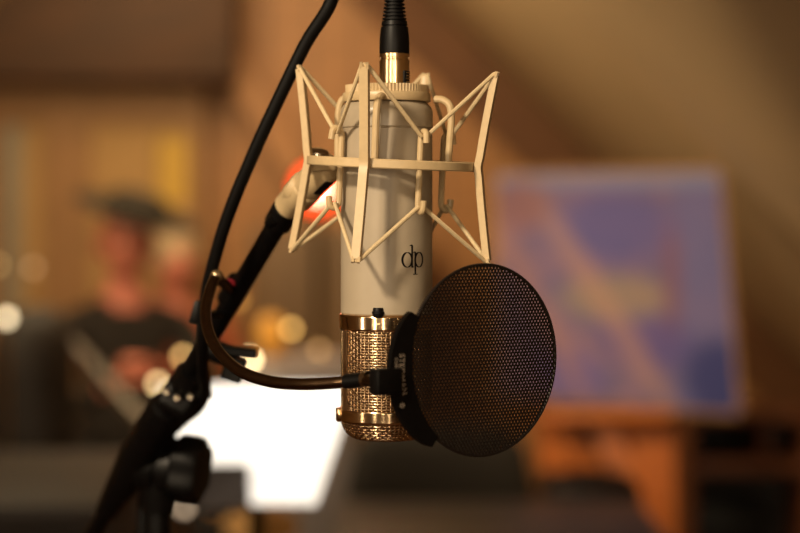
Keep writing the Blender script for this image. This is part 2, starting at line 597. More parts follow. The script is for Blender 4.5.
# rails and lower band
for az in (-63, -57, 117, 123):
    rl = MB()
    a = math.radians(az)
    x, y = MX + (R + 0.0003) * math.sin(a), -(R + 0.0003) * math.cos(a)
    rl.tube([(x, y, zz(331)), (x, y, zz(413))], 0.0011, 8)
    obj('grille_rail', rl, M_gold, mic)
zb0, zb1 = zz(425), zz(411.5)
bd = MB().lathe([(R - 0.001, zb0), (R + 0.0009, zb0 + 0.0002), (R + 0.0013, zb0 + 0.001), (R + 0.0013, zb0 + 0.0012), (R + 0.0013, zb1 - 0.0012), (R + 0.0013, zb1 - 0.001), (R + 0.0009, zb1 - 0.0002), (R - 0.001, zb1)], 96, TM)
band = obj('grille_band', bd, M_gold, mic)
a = math.radians(-80)
tb = MB().bbox((0, 0, 0), (0.0062, 0.0034, 0.0078), 0.0008, 2, Matrix.Translation((MX + (R + 0.0012) * math.sin(a), -(R + 0.0012) * math.cos(a), (zb0 + zb1) / 2)) @ Matrix.Rotation(a, 4, 'Z'))
obj('band_clasp', tb, M_gold, band)

# ------------------------------------------------------------------ SHOCK MOUNT
SXc = (392.3 - 400) / K * 1.08
SZ = zz(163.5, 0)
TILT = Matrix.Translation((SXc, 0, SZ)) @ Matrix.Rotation(math.radians(2.5), 4, 'Y') @ Matrix.Rotation(math.radians(2.0), 4, 'X')
def cyl(az, r, z):
    a = math.radians(az)
    return TILT @ Vector((r * math.sin(a), -r * math.cos(a), z))
sm = thing('shock_mount', 'cream painted spider shock mount with elastic cords around the upside-down microphone', 'shock mount', (SXc, 0, SZ - 0.054))
OUT = [-17, 73, 163, -107]
INN = [28, 118, -62, -152]
RW, RT, HB = 0.0488, 0.0585, 0.0522
rg = MB()
n = 96
sec = [(RW - 0.0045, -0.0026), (RW - 0.0005, -0.0026), (RW, -0.0020), (RW, 0.0020), (RW - 0.0005, 0.0026), (RW - 0.0045, 0.0026)]
rg.strip([[cyl(360 * k / n, r, z) for r, z in sec] for k in range(n + 1)], closed=True)
obj('outer_ring', rg, M_paint, sm)
for az in OUT:
    a = math.radians(az)
    prf = [(RT, HB)] + [(RW + 0.0024 + (RT - RW - 0.0024) * (z / HB) ** 1.15, z) for z in (0.040, 0.028, 0.016, 0.006)] + [(RW + 0.0021, 0)]
    prf += [(r, -z) for r, z in prf[-2::-1]]
    cp = catmull([Vector((r, 0, z)) for r, z in prf], 4)
    bar = MB()
    rows = []
    m = len(cp)
    tang = Vector((math.cos(a), math.sin(a), 0))
    for i, p in enumerate(cp):
        t = (cp[min(i + 1, m - 1)] - cp[max(i - 1, 0)]).normalized()
        nrm = Vector((t.z, 0, -t.x))
        wd = 0.0025
        th = 0.0019
        row = []
        for sx, sn in ((-1, 1), (-0.8, 1.15), (0.8, 1.15), (1, 1), (1, -1), (-1, -1)):
            q = p + nrm * (sn * th if abs(sn) == 1 else sn * th)
            row.append(TILT @ (Vector((q.x * math.sin(a), -q.x * math.cos(a), q.z)) + tang * sx * wd))
        rows.append(row)
    bar.strip(rows, closed=True)
    nn = len(bar.v)
    L = len(rows[0])
    bar.f += [tuple(range(L))[::-1], tuple(range(nn - L, nn))]
    bar.smooth += [False, False]
    bar.mi += [0, 0]
    # the two prongs that hold the cord at each tip
    for sgn in (1, -1):
        for sx in (-1, 1):
            q0 = TILT @ (Vector((RT * math.sin(a), -RT * math.cos(a), sgn * (HB - 0.001))) + tang * sx * 0.0017)
            q1 = TILT @ (Vector(((RT + 0.0009) * math.sin(a), -(RT + 0.0009) * math.cos(a), sgn * (HB + 0.0020))) + tang * sx * 0.0017)
            bar.tube([q0, q1], 0.001, sq=(0.0036, 0.0015))
    obj('cage_bar', bar, M_paint, sm)
# inner ring and collar
RI = 0.0330
ir = MB().tube([cyl(360 * k / 64, RI, -0.001) for k in range(64)], 0.0019, 10, closed=True)
obj('inner_ring', ir, M_paint, sm)
cz0, cz1 = zz(99.5), zz(90.5)
cl = MB().lathe([(0.020, cz0), (0.0248, cz0), (0.0252, cz0 + 0.0006), (0.0252, cz1 - 0.0006), (0.0248, cz1), (0.012, cz1)], 80, TM)
obj('collar', cl, M_paint, sm)
kn = []
kz0, kz1 = zz(90.5), zz(82.5)
NK = 150
kb = MB()
lo, hi = [], []
for k in range(NK):
    r = 0.0236 if k % 2 else 0.0230
    t = 2 * PI * k / NK
    lo.append((MX + r * math.cos(t), r * math.sin(t), kz0))
    hi.append((MX + r * math.cos(t), r * math.sin(t), kz1))
kb.strip([[(MX + 0.02 * math.cos(2 * PI * k / NK), 0.02 * math.sin(2 * PI * k / NK), kz0) for k in range(NK)], lo, hi, [(MX + 0.009 * math.cos(2 * PI * k / NK), 0.009 * math.sin(2 * PI * k / NK), kz1) for k in range(NK)]], closed=True, smooth=False)
obj('knurled_nut', kb, M_paint, sm)
czr = (cz0 + cz1) / 2 - SZ
for az in OUT:
    pts = catmull([cyl(az, 0.0235, czr), cyl(az, 0.0285, czr - 0.0004), cyl(az, 0.0325, czr - 0.0035), cyl(az, 0.0338, czr - 0.011), cyl(az, 0.0335, 0.014), cyl(az, RI, -0.001)], 6)
    obj('bent_arm', MB().tube(pts, 0.0021, 10), M_paint, sm)
HU, HL, RH = 0.0165, -0.0238, 0.0370
for az in INN:
    hk = MB()
    pts = catmull([cyl(az, RH + 0.0030, HU + 0.004), cyl(az, RH - 0.0012, HU - 0.0045), cyl(az, RI + 0.0006, HU - 0.001), cyl(az, RI - 0.0004, HU - 0.008), cyl(az, RI - 0.0004, -0.001), cyl(az, RI - 0.0004, HL + 0.008), cyl(az, RI + 0.0006, HL + 0.001), cyl(az, RH - 0.0012, HL + 0.0015 - 0.003), cyl(az, RH + 0.0030, HL + 0.004)], 5)
    a = math.radians(az)
    hk.tube([cyl(az, RI, HU - 0.002), cyl(az, RI, HL + 0.002)], 0.0019, 10)
    for zc, sg in ((HU, 1), (HL, -1)):
        pts = catmull([cyl(az, RI, zc - sg * 0.002), cyl(az, RI + 0.0004, zc), cyl(az, RI + 0.0028, zc + sg * 0.0022), cyl(az, RI + 0.0056, zc + sg * 0.0012), cyl(az, RI + 0.0064, zc - sg * 0.0042)], 5)
        hk.tube(pts, 0.0018, 10)
    obj('cord_hook', hk, M_paint, sm)
for nm, zo, zi, sg in (('upper', HB + 0.0010, HU + 0.0002, 1), ('lower', -HB - 0.0010, HL - 0.0002, -1)):
    pts = []
    order = []
    for k in range(4):
        order.append((OUT[k], RT + 0.0004, zo))
        order.append((INN[k], RI + 0.0034, zi))
    # OUT -17 -> INN 28 -> OUT 73 -> INN 118 -> OUT 163 -> INN -62?  keep the azimuths increasing
    order = [(-17, RT - .0006, zo), (28, RI + .0032, zi), (73, RT - .0006, zo), (118, RI + .0032, zi), (163, RT - .0006, zo), (208, RI + .0032, zi), (253, RT - .0006, zo), (298, RI + .0032, zi)]
    for az, r, z in order:
        dv = 1.8 if r > 0.05 else 2.6
        dz = 0
        pts += [cyl(az - dv, r, z - (sg * 0.0006)), cyl(az, r + (0.0009 if r > 0.05 else -0.0002), z), cyl(az + dv, r, z - (sg * 0.0006))]
    obj('elastic_cord', MB().tube(pts, 0.00125, 8, closed=True), M_elastic, sm)

# swivel joint at the back left of the ring
BT = P(288, 206, 0.060)                     # top end of the boom tube
BB = P(150, 438, 0.215)                     # where it passes the clutch
bd_ = (BB - BT).normalized()
J0 = P(327, 167, 0.030)
sj = MB()
axd = (BT - J0).normalized()
side = Vector((0.62, -0.78, 0.1))
MJ = frame(J0, axd, side)
lenJ = (BT - J0).length
sj.lathe([(0.0060, -0.004), (0.0088, -0.002), (0.0096, 0.001), (0.0096, 0.021), (0.0090, 0.0225), (0.0078, 0.023)], 32, MJ)
sj.lathe([(0.0082, 0.022), (0.0100, 0.0235), (0.0100, 0.034), (0.0092, 0.0355), (0.0085, lenJ + 0.001)], 32, MJ)
swj = obj('swivel_joint', sj, M_paint, sm)
# slot in the knuckle, its dark inside drawn as a black block
slot_shade = MB().bbox((0.0086, 0.0, 0.0085), (0.0030, 0.0066, 0.0150), 0.0014, 3, MJ)
obj('slot_shade', slot_shade, M_ink, swj)
# link plate from the ring to the knuckle
lk = MB().bbox((0, 0, 0), (0.016, 0.010, 0.007), 0.0015, 2, Matrix.Translation((cyl(-112, RW, -0.002) + J0) / 2) @ Matrix.Rotation(0.4, 4, 'Z'))
lk.tube([cyl(-125, RW - 0.002, 0), J0 + axd * 0.004], 0.0045, 12)
obj('link_plate', lk, M_paint, swj)
ck = P(291, 184, 0.050)
ckb = MB().lathe([(0.0085, 0), (0.0098, 0.001), (0.0098, 0.005), (0.0085, 0.006), (0.004, 0.006), (0.004, 0.014)], 24, frame(ck, (J0 + axd * 0.028) - ck))
obj('clamp_washer', ckb, M_paint, swj)
scw = MB().lathe([(0.0032, -0.012), (0.0032, 0.0), (0.0066, 0.0005), (0.0072, 0.0018), (0.0066, 0.0042), (0.0035, 0.0056), (0.0, 0.0058)], 24, frame(P(317, 158, 0.032), (0.05, -0.25, 1)))
obj('thumbscrew', scw, M_chrome, swj)

# ------------------------------------------------------------------ MICROPHONE CABLE with its plug
cb = thing('microphone_cable', 'thick black cable looping left from a gold plug on the microphone', 'cable', (MX, 0, zz(82)))
zt = lambda py: zz(py)
CX = (394.4 - 400) / K * 1.08
TC = Matrix.Translation((CX, 0, 0))
sh = MB().lathe([(0.0080, zt(82.5)), (0.0086, zt(82)), (0.0086, zt(57)), (0.0080, zt(56)), (0.0080, zt(54.5)), (0.0086, zt(54)), (0.0086, zt(50.5)), (0.0075, zt(50))], 48, TC)
shell = obj('plug_shell', sh, M_pale_gold, cb)
lt = MB()
a = math.radians(52)
ML = Matrix.Translation((CX + 0.0086 * math.sin(a), -0.0086 * math.cos(a), zt(75))) @ Matrix.Rotation(a, 4, 'Z')
lt.bbox((0, 0, 0), (0.0050, 0.0012, 0.0078), 0.0004, 2, ML)
obj('latch_slot', lt, M_ink, shell)
lt2 = MB()
for k in range(4):
    lt2.box((0.0008, -0.0007, -0.0024 + k * 0.0017), (0.003, 0.0006, 0.0007), ML)
obj('latch', lt2, M_pale_gold, shell)
bt = MB().lathe([(0.0082, zt(50.5)), (0.0086, zt(49.8)), (0.0086, zt(40)), (0.0083, zt(30)), (0.0078, zt(23)), (0.0070, zt(22.5)), (0.0070, zt(21.7)), (0.0076, zt(21.2)), (0.0072, zt(17)), (0.0055, zt(16.5))], 48, TC)
obj('plug_boot', bt, M_black, cb)
pr = []
py = 17.0
r = 0.0069
while py > -26:
    pr += [(r - 0.0012, zt(py)), (r - 0.0012, zt(py - 1.0)), (r, zt(py - 1.5)), (r, zt(py - 3.2))]
    py -= 3.7
    r -= 0.00024
obj('strain_relief', MB().lathe(pr, 32, TC), M_rubber, cb)
path = [Vector((CX, 0, zt(10))), Vector((CX, 0, zt(-40))), P(392, -85, 0.0), P(381, -118, 0.004), P(362, -105, 0.008), P(345, -50, 0.012), P(331, 2, 0.016), P(306, 43, 0.024), P(281, 94, 0.032), P(255, 150, 0.042), P(229, 213, 0.056), P(213, 265, 0.070), P(205, 303, 0.082), P(203, 340, 0.092), P(203, 370, 0.122), P(205, 392, 0.160), P(198, 408, 0.200), P(184, 420, 0.230), P(172, 432, 0.250), P(160, 450, 0.258), P(150, 475, 0.262), P(142, 540, 0.262), P(140, 900, 0.26)]
obj('cord', MB().tube(catmull(path, 7), 0.0039, 14), M_rubber, cb)

# ------------------------------------------------------------------ MICROPHONE STAND
foot = P(157, 533, 0.235)
ms = thing('microphone_stand', 'black boom microphone stand with large clutch knob holding the shock mount', 'microphone stand', (foot.x, 0.235, 0))
tail = BB + bd_ * 0.30
obj('boom_tube', MB().tube([BT - bd_ * 0.002, tail], 0.0064, 20), M_blkmetal, ms)
# thicker socket at the top end
so = MB().lathe([(0.0066, -0.001), (0.0078, 0.0), (0.0078, 0.006), (0.0086, 0.0065), (0.0086, 0.020), (0.0064, 0.021)], 28, frame(BT - bd_ * 0.004, bd_))
so.tube([P(270, 224, 0.066), P(276, 218, 0.060)], 0.004, 10)
obj('thread_socket', so, M_black, ms)
cw = MB().lathe([(0.0064, -0.0), (0.0085, 0.004), (0.0098, 0.010), (0.0098, 0.075), (0.009, 0.080), (0.005, 0.082)], 32, frame(tail - bd_ * 0.07, bd_))
obj('end_grip', cw, M_rubber, ms)
# clutch: sleeve round the boom, rosette, upright fork
clu = MB()
clu.lathe([(0.0085, -0.022), (0.0125, -0.020), (0.0138, -0.012), (0.0138, 0.016), (0.0125, 0.024), (0.0085, 0.026)], 28, frame(BB - bd_ * 0.018, bd_))
kax = Vector((0.96, -0.20, -0.12)).normalized()
cc = P(160, 465, 0.235)
clu.lathe([(0.010, -0.016), (0.019, -0.013), (0.0205, -0.008), (0.0205, 0.0), (0.018, 0.001), (0.018, 0.003), (0.0205, 0.004), (0.0205, 0.012), (0.016, 0.015), (0.009, 0.016)], 36, frame(cc, kax))
clu.tube([BB, cc - kax * 0.008], 0.012, 16)
clu.tube([BB - bd_ * 0.01, BB + bd_ * 0.02, BB + bd_ * 0.09], [0.0130, 0.0145, 0.0085], 20)
clu.tube([cc - Vector((0, 0, 0.006)), P(158, 512, 0.235)], [0.016, 0.0112], 20)
obj('clutch', clu, M_blkmetal, ms)
kb_ = MB()
kp = []
for i in range(60):
    t = 2 * PI * i / 60
    rr = 0.0225 + 0.0016 * math.cos(t * 6)
    kp.append((rr * math.cos(t), rr * math.sin(t)))
MK = frame(cc + kax * 0.012, kax, (0, 0, 1))
def ringk(s, z):
    return [MK @ Vector((x * s, y * s, z)) for x, y in kp]
kb_.strip([ringk(0.4, 0.0), ringk(0.9, 0.0), ringk(1.0, 0.002), ringk(1.02, 0.009), ringk(1.0, 0.017), ringk(0.92, 0.0195), ringk(0.5, 0.0205), ringk(0.001, 0.0205)], closed=True)
knb = obj('clutch_knob', kb_, M_rubber, ms)
# bracket with rivets where the boom enters the clutch
brk = MB()
bc = P(184, 391, 0.178)
MBk = frame(bc, (0.1, -1, 0.15), bd_)
brk.bbox((0, 0, 0), (0.036, 0.026, 0.016), 0.006, 3, MBk)
brk.tube([P(196, 394, 0.174), P(205, 388, 0.172)], 0.008, 14)
brk.tube([bc - bd_ * 0.022, BB], 0.0105, 20)
obj('boom_bracket', brk, M_blkmetal, ms)
for px, py in ((166, 392), (177, 398), (190, 397)):
    rv_ = P(px, py, 0.164)
    obj('rivet', MB().lathe([(0.0024, -0.006), (0.0024, 0.0), (0.0015, 0.0010), (0.0, 0.0012)], 14, frame(rv_, (0.05, -1, 0.25))), M_chrome, ms)
# small cable clip
cp_ = MB().bbox((0, 0, 0), (0.006, 0.010, 0.014), 0.0012, 2, Matrix.Translation(P(197, 312, 0.088)) @ Matrix.Rotation(0.25, 4, 'Y'))
cp_.tube([P(197, 313, 0.088), P(222, 315, 0.118)], 0.0025, 8)
obj('cable_clip', cp_, M_black, ms)
# black C-shaped clamp block beside the boom
blk = MB()
q = P(236, 351, 0.128)
blk.bbox((0, 0, 0), (0.027, 0.012, 0.006), 0.001, 1, Matrix.Translation(q) @ Matrix.Rotation(0.12, 4, 'Y'))
q2 = P(234, 369, 0.128)
blk.bbox((0, 0, 0), (0.013, 0.012, 0.016), 0.001, 1, Matrix.Translation(q2) @ Matrix.Rotation(0.3, 4, 'Y'))
blk.tube([P(205, 347, 0.138), P(232, 357, 0.128)], 0.0075, 12)
obj('clamp_block', blk, M_black, ms)
# upright, base and tripod feet
up = MB().tube([P(158, 508, 0.235), Vector((foot.x, 0.235, 0.11))], 0.0088, 20)
obj('upright_tube', up, M_blkmetal, ms)
cl2 = MB().lathe([(0.009, 0), (0.0130, 0.002), (0.0130, 0.026), (0.009, 0.028)], 24, Matrix.Translation((foot.x, 0.235, P(157, 540, 0.235).z - 0.03)))
obj('height_collar', cl2, M_rubber, ms)
hub = MB().lathe([(0.012, 0.07), (0.022, 0.075), (0.022, 0.12), (0.012, 0.13)], 24, Matrix.Translation((foot.x, 0.235, 0)))
obj('base_hub', hub, M_blkmetal, ms)
for k in range(3):
    t = 2 * PI * k / 3 + 0.5
    e = Vector((foot.x + 0.36 * math.cos(t), 0.235 + 0.36 * math.sin(t), 0.012))
    s_ = Vector((foot.x + 0.015 * math.cos(t), 0.235 + 0.015 * math.sin(t), 0.095))
    lg_ = obj('leg', MB().tube([s_, e], 0.008, 14), M_blkmetal, ms)
    obj('rubber_foot', MB().ball(e, 0.012), M_rubber, lg_)

# ------------------------------------------------------------------ POP FILTER
pf = thing('pop_filter', 'round dark bronze mesh pop filter on a bent gooseneck in front of the grille', 'pop filter', P(482, 456, -0.069))
YAW = math.radians(37)
PC = P(483.5, 360, -0.068)
MPF = Matrix.Translation(PC) @ Matrix.Rotation(YAW, 4, 'Z') @ Matrix.Rotation(PI / 2, 4, 'X')   # local x right, y up, z towards the singer
RD = 0.0511
scr = MB()
pitch, bw_, bt_ = 0.0019, 0.00085, 0.0005
for sgn, zoff in ((1, 0.0), (-1, 0.0006)):
    ang = math.radians(57) * sgn
    d = Vector((math.cos(ang), math.sin(ang), 0))
    nn = Vector((-d.y, d.x, 0))
    k = -int(RD / pitch)
    while k * pitch < RD:
        o_ = k * pitch
        L2 = RD * RD - o_ * o_
        if L2 > 1e-6:
            L_ = math.sqrt(L2)
            c0 = nn * o_ + Vector((0, 0, zoff))
            MM = MPF @ Matrix.Translation(c0) @ Matrix.Rotation(ang, 4, 'Z')
            scr.box((0, 0, 0), (2 * L_, bw_, bt_), MM)
        k += 1
obj('mesh_screen', scr, M_screen, pf, sharp=0)
rim = MB().tube([MPF @ Vector((RD * math.cos(2 * PI * k / 96), RD * math.sin(2 * PI * k / 96), 0)) for k in range(96)], 0.0009, 8, closed=True)
obj('rim', rim, M_screen, pf)
# crescent bracket gripping the left rim
crs_o, crs_i = [], []
for i in range(33):
    t = PI - math.radians(29) + math.radians(80) * i / 32
    u = (i - 16) / 16
    ro = RD + 0.0056 + 0.0065 * (1 - u * u) ** 0.8
    ri = RD - 0.0008 - 0.0014 * (1 - u * u)
    crs_o.append((ro * math.cos(t), ro * math.sin(t)))
    crs_i.append((ri * math.cos(t), ri * math.sin(t)))
br_ = MB()
zb, zf = -0.0022, 0.0012
rws = [[MPF @ Vector((x, y, zb)) for x, y in crs_o], [MPF @ Vector((x, y, zf)) for x, y in crs_o], [MPF @ Vector((x, y, zf)) for x, y in crs_i], [MPF @ Vector((x, y, zb)) for x, y in crs_i], [MPF @ Vector((x, y, zb)) for x, y in crs_o]]
br_.strip(rws, smooth=False)
nb = len(rws[0])
br_.f += [(0, nb, 2 * nb, 3 * nb), (nb - 1, 2 * nb - 1, 3 * nb - 1, 4 * nb - 1)]
br_.smooth += [False] * 2
br_.mi += [0] * 2
bracket = obj('rim_bracket', br_, M_black, pf)
GE = MPF @ Vector((-RD - 0.0225, -0.009, 0.0))
blk = MB().bbox((-RD - 0.0140, -0.008, 0.0), (0.0160, 0.0135, 0.0085), 0.0012, 2, MPF)
obj('bracket_socket', blk, M_black, bracket)
# lettering, reading down the bracket
for body_, size, off, dy in (('STEDMAN', 0.0048, 0.0560, 0), ('CORPORATION', 0.0026, 0.0595, 0)):
    vs, fs = text_mesh(body_, size, 0.00004)
    tx = MB()
    q_ = []
    for v in vs:
        ang = PI + (v.x) / off + math.radians(5)      # follow the curve of the bracket downwards
        rr = off - v.y
        q_.append(MPF @ Vector((rr * math.cos(ang), rr * math.sin(ang), zf + 0.00012 + v.z)))
    tx.add(q_, fs)
    obj('lettering', tx, M_letter, bracket, sharp=0)
emb = MB().tube([MPF @ Vector((0.0592 * math.cos(PI + 0.36) + 0.0013 * math.cos(2 * PI * k / 24), 0.0592 * math.sin(PI + 0.36) + 0.0013 * math.sin(2 * PI * k / 24), zf)) for k in range(24)], 0.00013, 6, closed=True)
for k in range(3):
    emb.tube([MPF @ Vector((0.0592 * math.cos(PI + 0.36) - 0.0008, 0.0592 * math.sin(PI + 0.36) + (k - 1) * 0.0006, zf + 0.0001)), MPF @ Vector((0.0592 * math.cos(PI + 0.36) + 0.0008, 0.0592 * math.sin(PI + 0.36) + (k - 1) * 0.0006, zf + 0.0001))], 0.0001, 6)
obj('emblem', emb, M_letter, bracket)
# gooseneck
gn_pts = [GE + Vector((0.004, 0.001, 0)), P(362, 379.5, -0.092), P(335, 382.5, -0.082), P(300, 384, -0.068), P(268, 381, -0.050), P(240, 371, -0.030), P(219, 352, -0.008), P(208, 330, 0.012), P(206, 308, 0.030), P(211, 288, 0.046), P(216.5, 277, 0.060), P(221, 281, 0.082), P(231, 289, 0.106)]
gp_ = catmull(gn_pts, 30)
rad = [0.0033 * (1 + 0.012 * (1 if i % 2 else -1)) for i in range(len(gp_))]
obj('gooseneck', MB().tube(gp_, rad, 14), M_bronze, pf, sharp=0)
fer = MB().tube([P(364, 379.6, -0.093), P(369, 379.0, -0.0955)], 0.0042, 20)
obj('ferrule', fer, M_chrome, pf)
fer2 = MB().tube([P(346, 381.6, -0.086), P(363, 379.6, -0.0925)], 0.0039, 20)
obj('end_sleeve', fer2, M_black, pf)
jc = MB().lathe([(0.0066, -0.010), (0.0080, -0.009), (0.0080, 0.009), (0.0066, 0.010)], 24, frame(P(234, 291, 0.117), bd_))
clampo = obj('boom_clamp', jc, M_black, pf)
obj('clamp_screw', MB().lathe([(0.0, -0.004), (0.0034, -0.0035), (0.0040, 0), (0.0034, 0.0045), (0.0, 0.005)], 18, frame(P(228, 285, 0.104), (0.3, -1, 0.2))), M_red, clampo)
obj('hook_tip', MB().ball(P(216.5, 276, 0.057), 0.0040), mat('pale_bronze_glint', (190, 168, 134), 0.25, 0.9, var=0.05), pf)  # tip made paler to carry a bright reflection in its colour

# ------------------------------------------------------------------ MUSIC STAND with lit paper
def slab(mb, corners, th, mi=0):
    """thin sheet from four corners with thickness th along its normal"""
    c = [Vector(p) for p in corners]
    nrm = (c[1] - c[0]).cross(c[3] - c[0]).normalized() * th
    vs = c + [p + nrm for p in c]
    return mb.add(vs, [(3, 2, 1, 0), (4, 5, 6, 7), (0, 1, 5, 4), (1, 2, 6, 5), (2, 3, 7, 6), (3, 0, 4, 7)], False, None, mi)
lean = 0.10
Y0 = 1.30
mu = thing('music_stand', 'black music stand behind the clutch knob carrying brightly lit white sheets', 'music stand', (-0.19, Y0 + 0.12, 0))
dsk = MB()
slab(dsk, [P(205, 490, Y0 + 0.006), P(318, 490, Y0 + 0.006), P(322, 396, Y0 + lean + 0.006), P(205, 396, Y0 + lean + 0.006)], -0.002)
obj('desk', dsk, M_blkmetal, mu)
a0, a1 = P(205, 500, Y0 + 0.004), P(247, 500, Y0 + 0.004)
obj('lip', MB().box(((a0.x + a1.x) / 2, Y0 - 0.022, a0.z - 0.006), (a1.x - a0.x, 0.06, 0.003)), M_blkmetal, mu)
obj('post', MB().tube([(-0.19, Y0 + 0.075, 1.10), (-0.19, Y0 + 0.12, 1.02), (-0.19, Y0 + 0.12, 0.03)], 0.010, 14), M_blkmetal, mu)
for k in range(3):
    t = 2 * PI * k / 3 + 0.3
    obj('leg', MB().tube([(-0.19, Y0 + 0.12, 0.16), (-0.19 + 0.25 * math.cos(t), Y0 + 0.12 + 0.25 * math.sin(t), 0.008)], 0.007, 10), M_blkmetal, mu)
s1 = slab(MB(), [P(168, 470, Y0 + 0.014), P(296, 470, Y0 + 0.014), P(300, 384, Y0 + lean - 0.008), P(160, 386, Y0 + lean - 0.008)], 0.0006)
tag(obj('sheet_paper', s1, M_paper), 'bright white sheet lying left on the music stand behind the black folder', 'paper', 'white sheets on the music stand')
s2 = slab(MB(), [P(250, 505, Y0 - 0.024), P(316, 505, Y0 - 0.024), P(356, 384, Y0 + lean - 0.016), P(252, 384, Y0 + lean - 0.016)], 0.0006)
tag(obj('sheet_paper', s2, M_paper), 'bright white sheet hanging lower right over the music stand lip, below the grille', 'paper', 'white sheets on the music stand')
fo = slab(MB(), [P(196, 506, Y0 - 0.045), P(251, 506, Y0 - 0.050), P(248, 464, Y0 - 0.048), P(196, 464, Y0 - 0.048)], 0.006)
tag(obj('paper_folder', fo, M_desk), 'small dark grey folder standing against the white sheets', 'folder')

# ------------------------------------------------------------------ dark desk on the left
zt_ = 0.95
yb_, yf_ = 3.63 + CAMY, 2.94 + CAMY
de = thing('work_desk', 'dark grey desk across the lower left corner', 'desk', (-0.85, (yb_ + yf_) / 2, 0))
obj('desk_top', MB().bbox((-0.92, (yb_ + yf_) / 2, zt_ - 0.02), (0.95, yb_ - yf_, 0.04), 0.004), M_desk, de)
for sx in (-1, 1):
    obj('side_panel', MB().box((-0.92 + sx * 0.44, (yb_ + yf_) / 2, (zt_ - 0.04) / 2), (0.03, yb_ - yf_ - 0.06, zt_ - 0.04)), M_brown, de)
obj('front_panel', MB().box((-0.92, yf_ + 0.07, 0.62), (0.85, 0.02, 0.55)), M_brown, de)

# ------------------------------------------------------------------ dark table and padded chair in the middle
zt2 = 0.80
yb2, yf2 = 2.92, 2.40
x0, x1 = P(335, 500, 2.6).x, P(645, 500, 2.8).x
tbm = thing('low_table', 'dark brown table in the bottom middle below the pop filter', 'table', ((x0 + x1) / 2, 2.66, 0))
obj('tabletop', MB().bbox(((x0 + x1) / 2, (yb2 + yf2) / 2, zt2 - 0.02), (x1 - x0, yb2 - yf2, 0.04), 0.006), M_brown, tbm)
for sx in (x0 + 0.04, x1 - 0.04):
    for sy in (yf2 + 0.04, yb2 - 0.04):
        obj('leg', MB().bbox((sx, sy, (zt2 - 0.04) / 2), (0.045, 0.045, zt2 - 0.04), 0.004), M_brown, tbm)
ca, cb_ = P(345, 440, 3.12), P(534, 440, 3.12)
cxm = (ca.x + cb_.x) / 2
cw_ = cb_.x - ca.x
chr_ = thing('padded_chair', 'dark padded chair with rounded back behind the low table', 'chair', (cxm, 3.3, 0))
bp_ = MB()
ztop_ = ca.z + 0.03
def rrow(sw, z, th, yy):
    out = []
    for i in range(28):
        t = 2 * PI * i / 28
        cx_, sx_ = math.cos(t), math.sin(t)
        e = 0.35
        out.append(Vector((cxm + sw * math.copysign(abs(cx_) ** e, cx_), yy + th * math.copysign(abs(sx_) ** 0.6, sx_), z)))
    return out
hb = 0.46
rows = [rrow(cw_ * 0.40, ztop_ - hb, 0.03, 3.15)]
for f, sw, th in ((0.15, 0.47, 0.045), (0.4, 0.50, 0.055), (0.7, 0.50, 0.055), (0.88, 0.46, 0.05), (0.96, 0.40, 0.04), (1.0, 0.30, 0.02)):
    rows.append(rrow(cw_ * sw, ztop_ - hb + hb * f, th, 3.15 - 0.02 * f))
bp_.strip(rows, closed=True)
bp_.f.append(tuple(range(len(bp_.v) - 28, len(bp_.v))))
bp_.smooth.append(True)
bp_.mi.append(0)
obj('backrest', bp_, M_darkfab, chr_)
obj('seat', MB().bbox((cxm, 3.40, 0.45), (cw_ * 1.05, 0.46, 0.10), 0.03, 3), M_darkfab, chr_)
obj('back_support', MB().tube([(cxm, 3.20, ztop_ - 0.36), (cxm, 3.24, 0.42), (cxm, 3.40, 0.38)], 0.016, 10), M_blkmetal, chr_)
obj('pedestal', MB().tube([(cxm, 3.40, 0.41), (cxm, 3.40, 0.07)], 0.025, 14), M_blkmetal, chr_)
for k in range(5):
    t = 2 * PI * k / 5 + 0.2
    obj('leg', MB().tube([(cxm, 3.40, 0.08), (cxm + 0.21 * math.cos(t), 3.40 + 0.21 * math.sin(t), 0.03)], 0.016, 10), M_blkmetal, chr_)
# black amplifier on the table's right
am0, am1 = P(545, 486, 3.05), P(642, 486, 3.05)
amp_ = thing('amplifier', 'low black amplifier box behind the right end of the table', 'amplifier', ((am0.x + am1.x) / 2, 3.2, 0))
ah = am0.z
obj('cabinet', MB().bbox(((am0.x + am1.x) / 2, 3.18, ah / 2 + 0.01), (am1.x - am0.x, 0.26, ah - 0.02), 0.012), M_black, amp_)
obj('speaker_cloth', MB().box(((am0.x + am1.x) / 2, 3.047, ah / 2 - 0.05), (am1.x - am0.x - 0.03, 0.008, ah - 0.2)), M_darkfab, amp_)
obj('handle', MB().tube(catmull([((am0.x + am1.x) / 2 - 0.05, 3.18, ah - 0.002), ((am0.x + am1.x) / 2 - 0.04, 3.18, ah + 0.012), ((am0.x + am1.x) / 2 + 0.04, 3.18, ah + 0.012), ((am0.x + am1.x) / 2 + 0.05, 3.18, ah - 0.002)], 5), 0.006, 8), M_rubber, amp_)

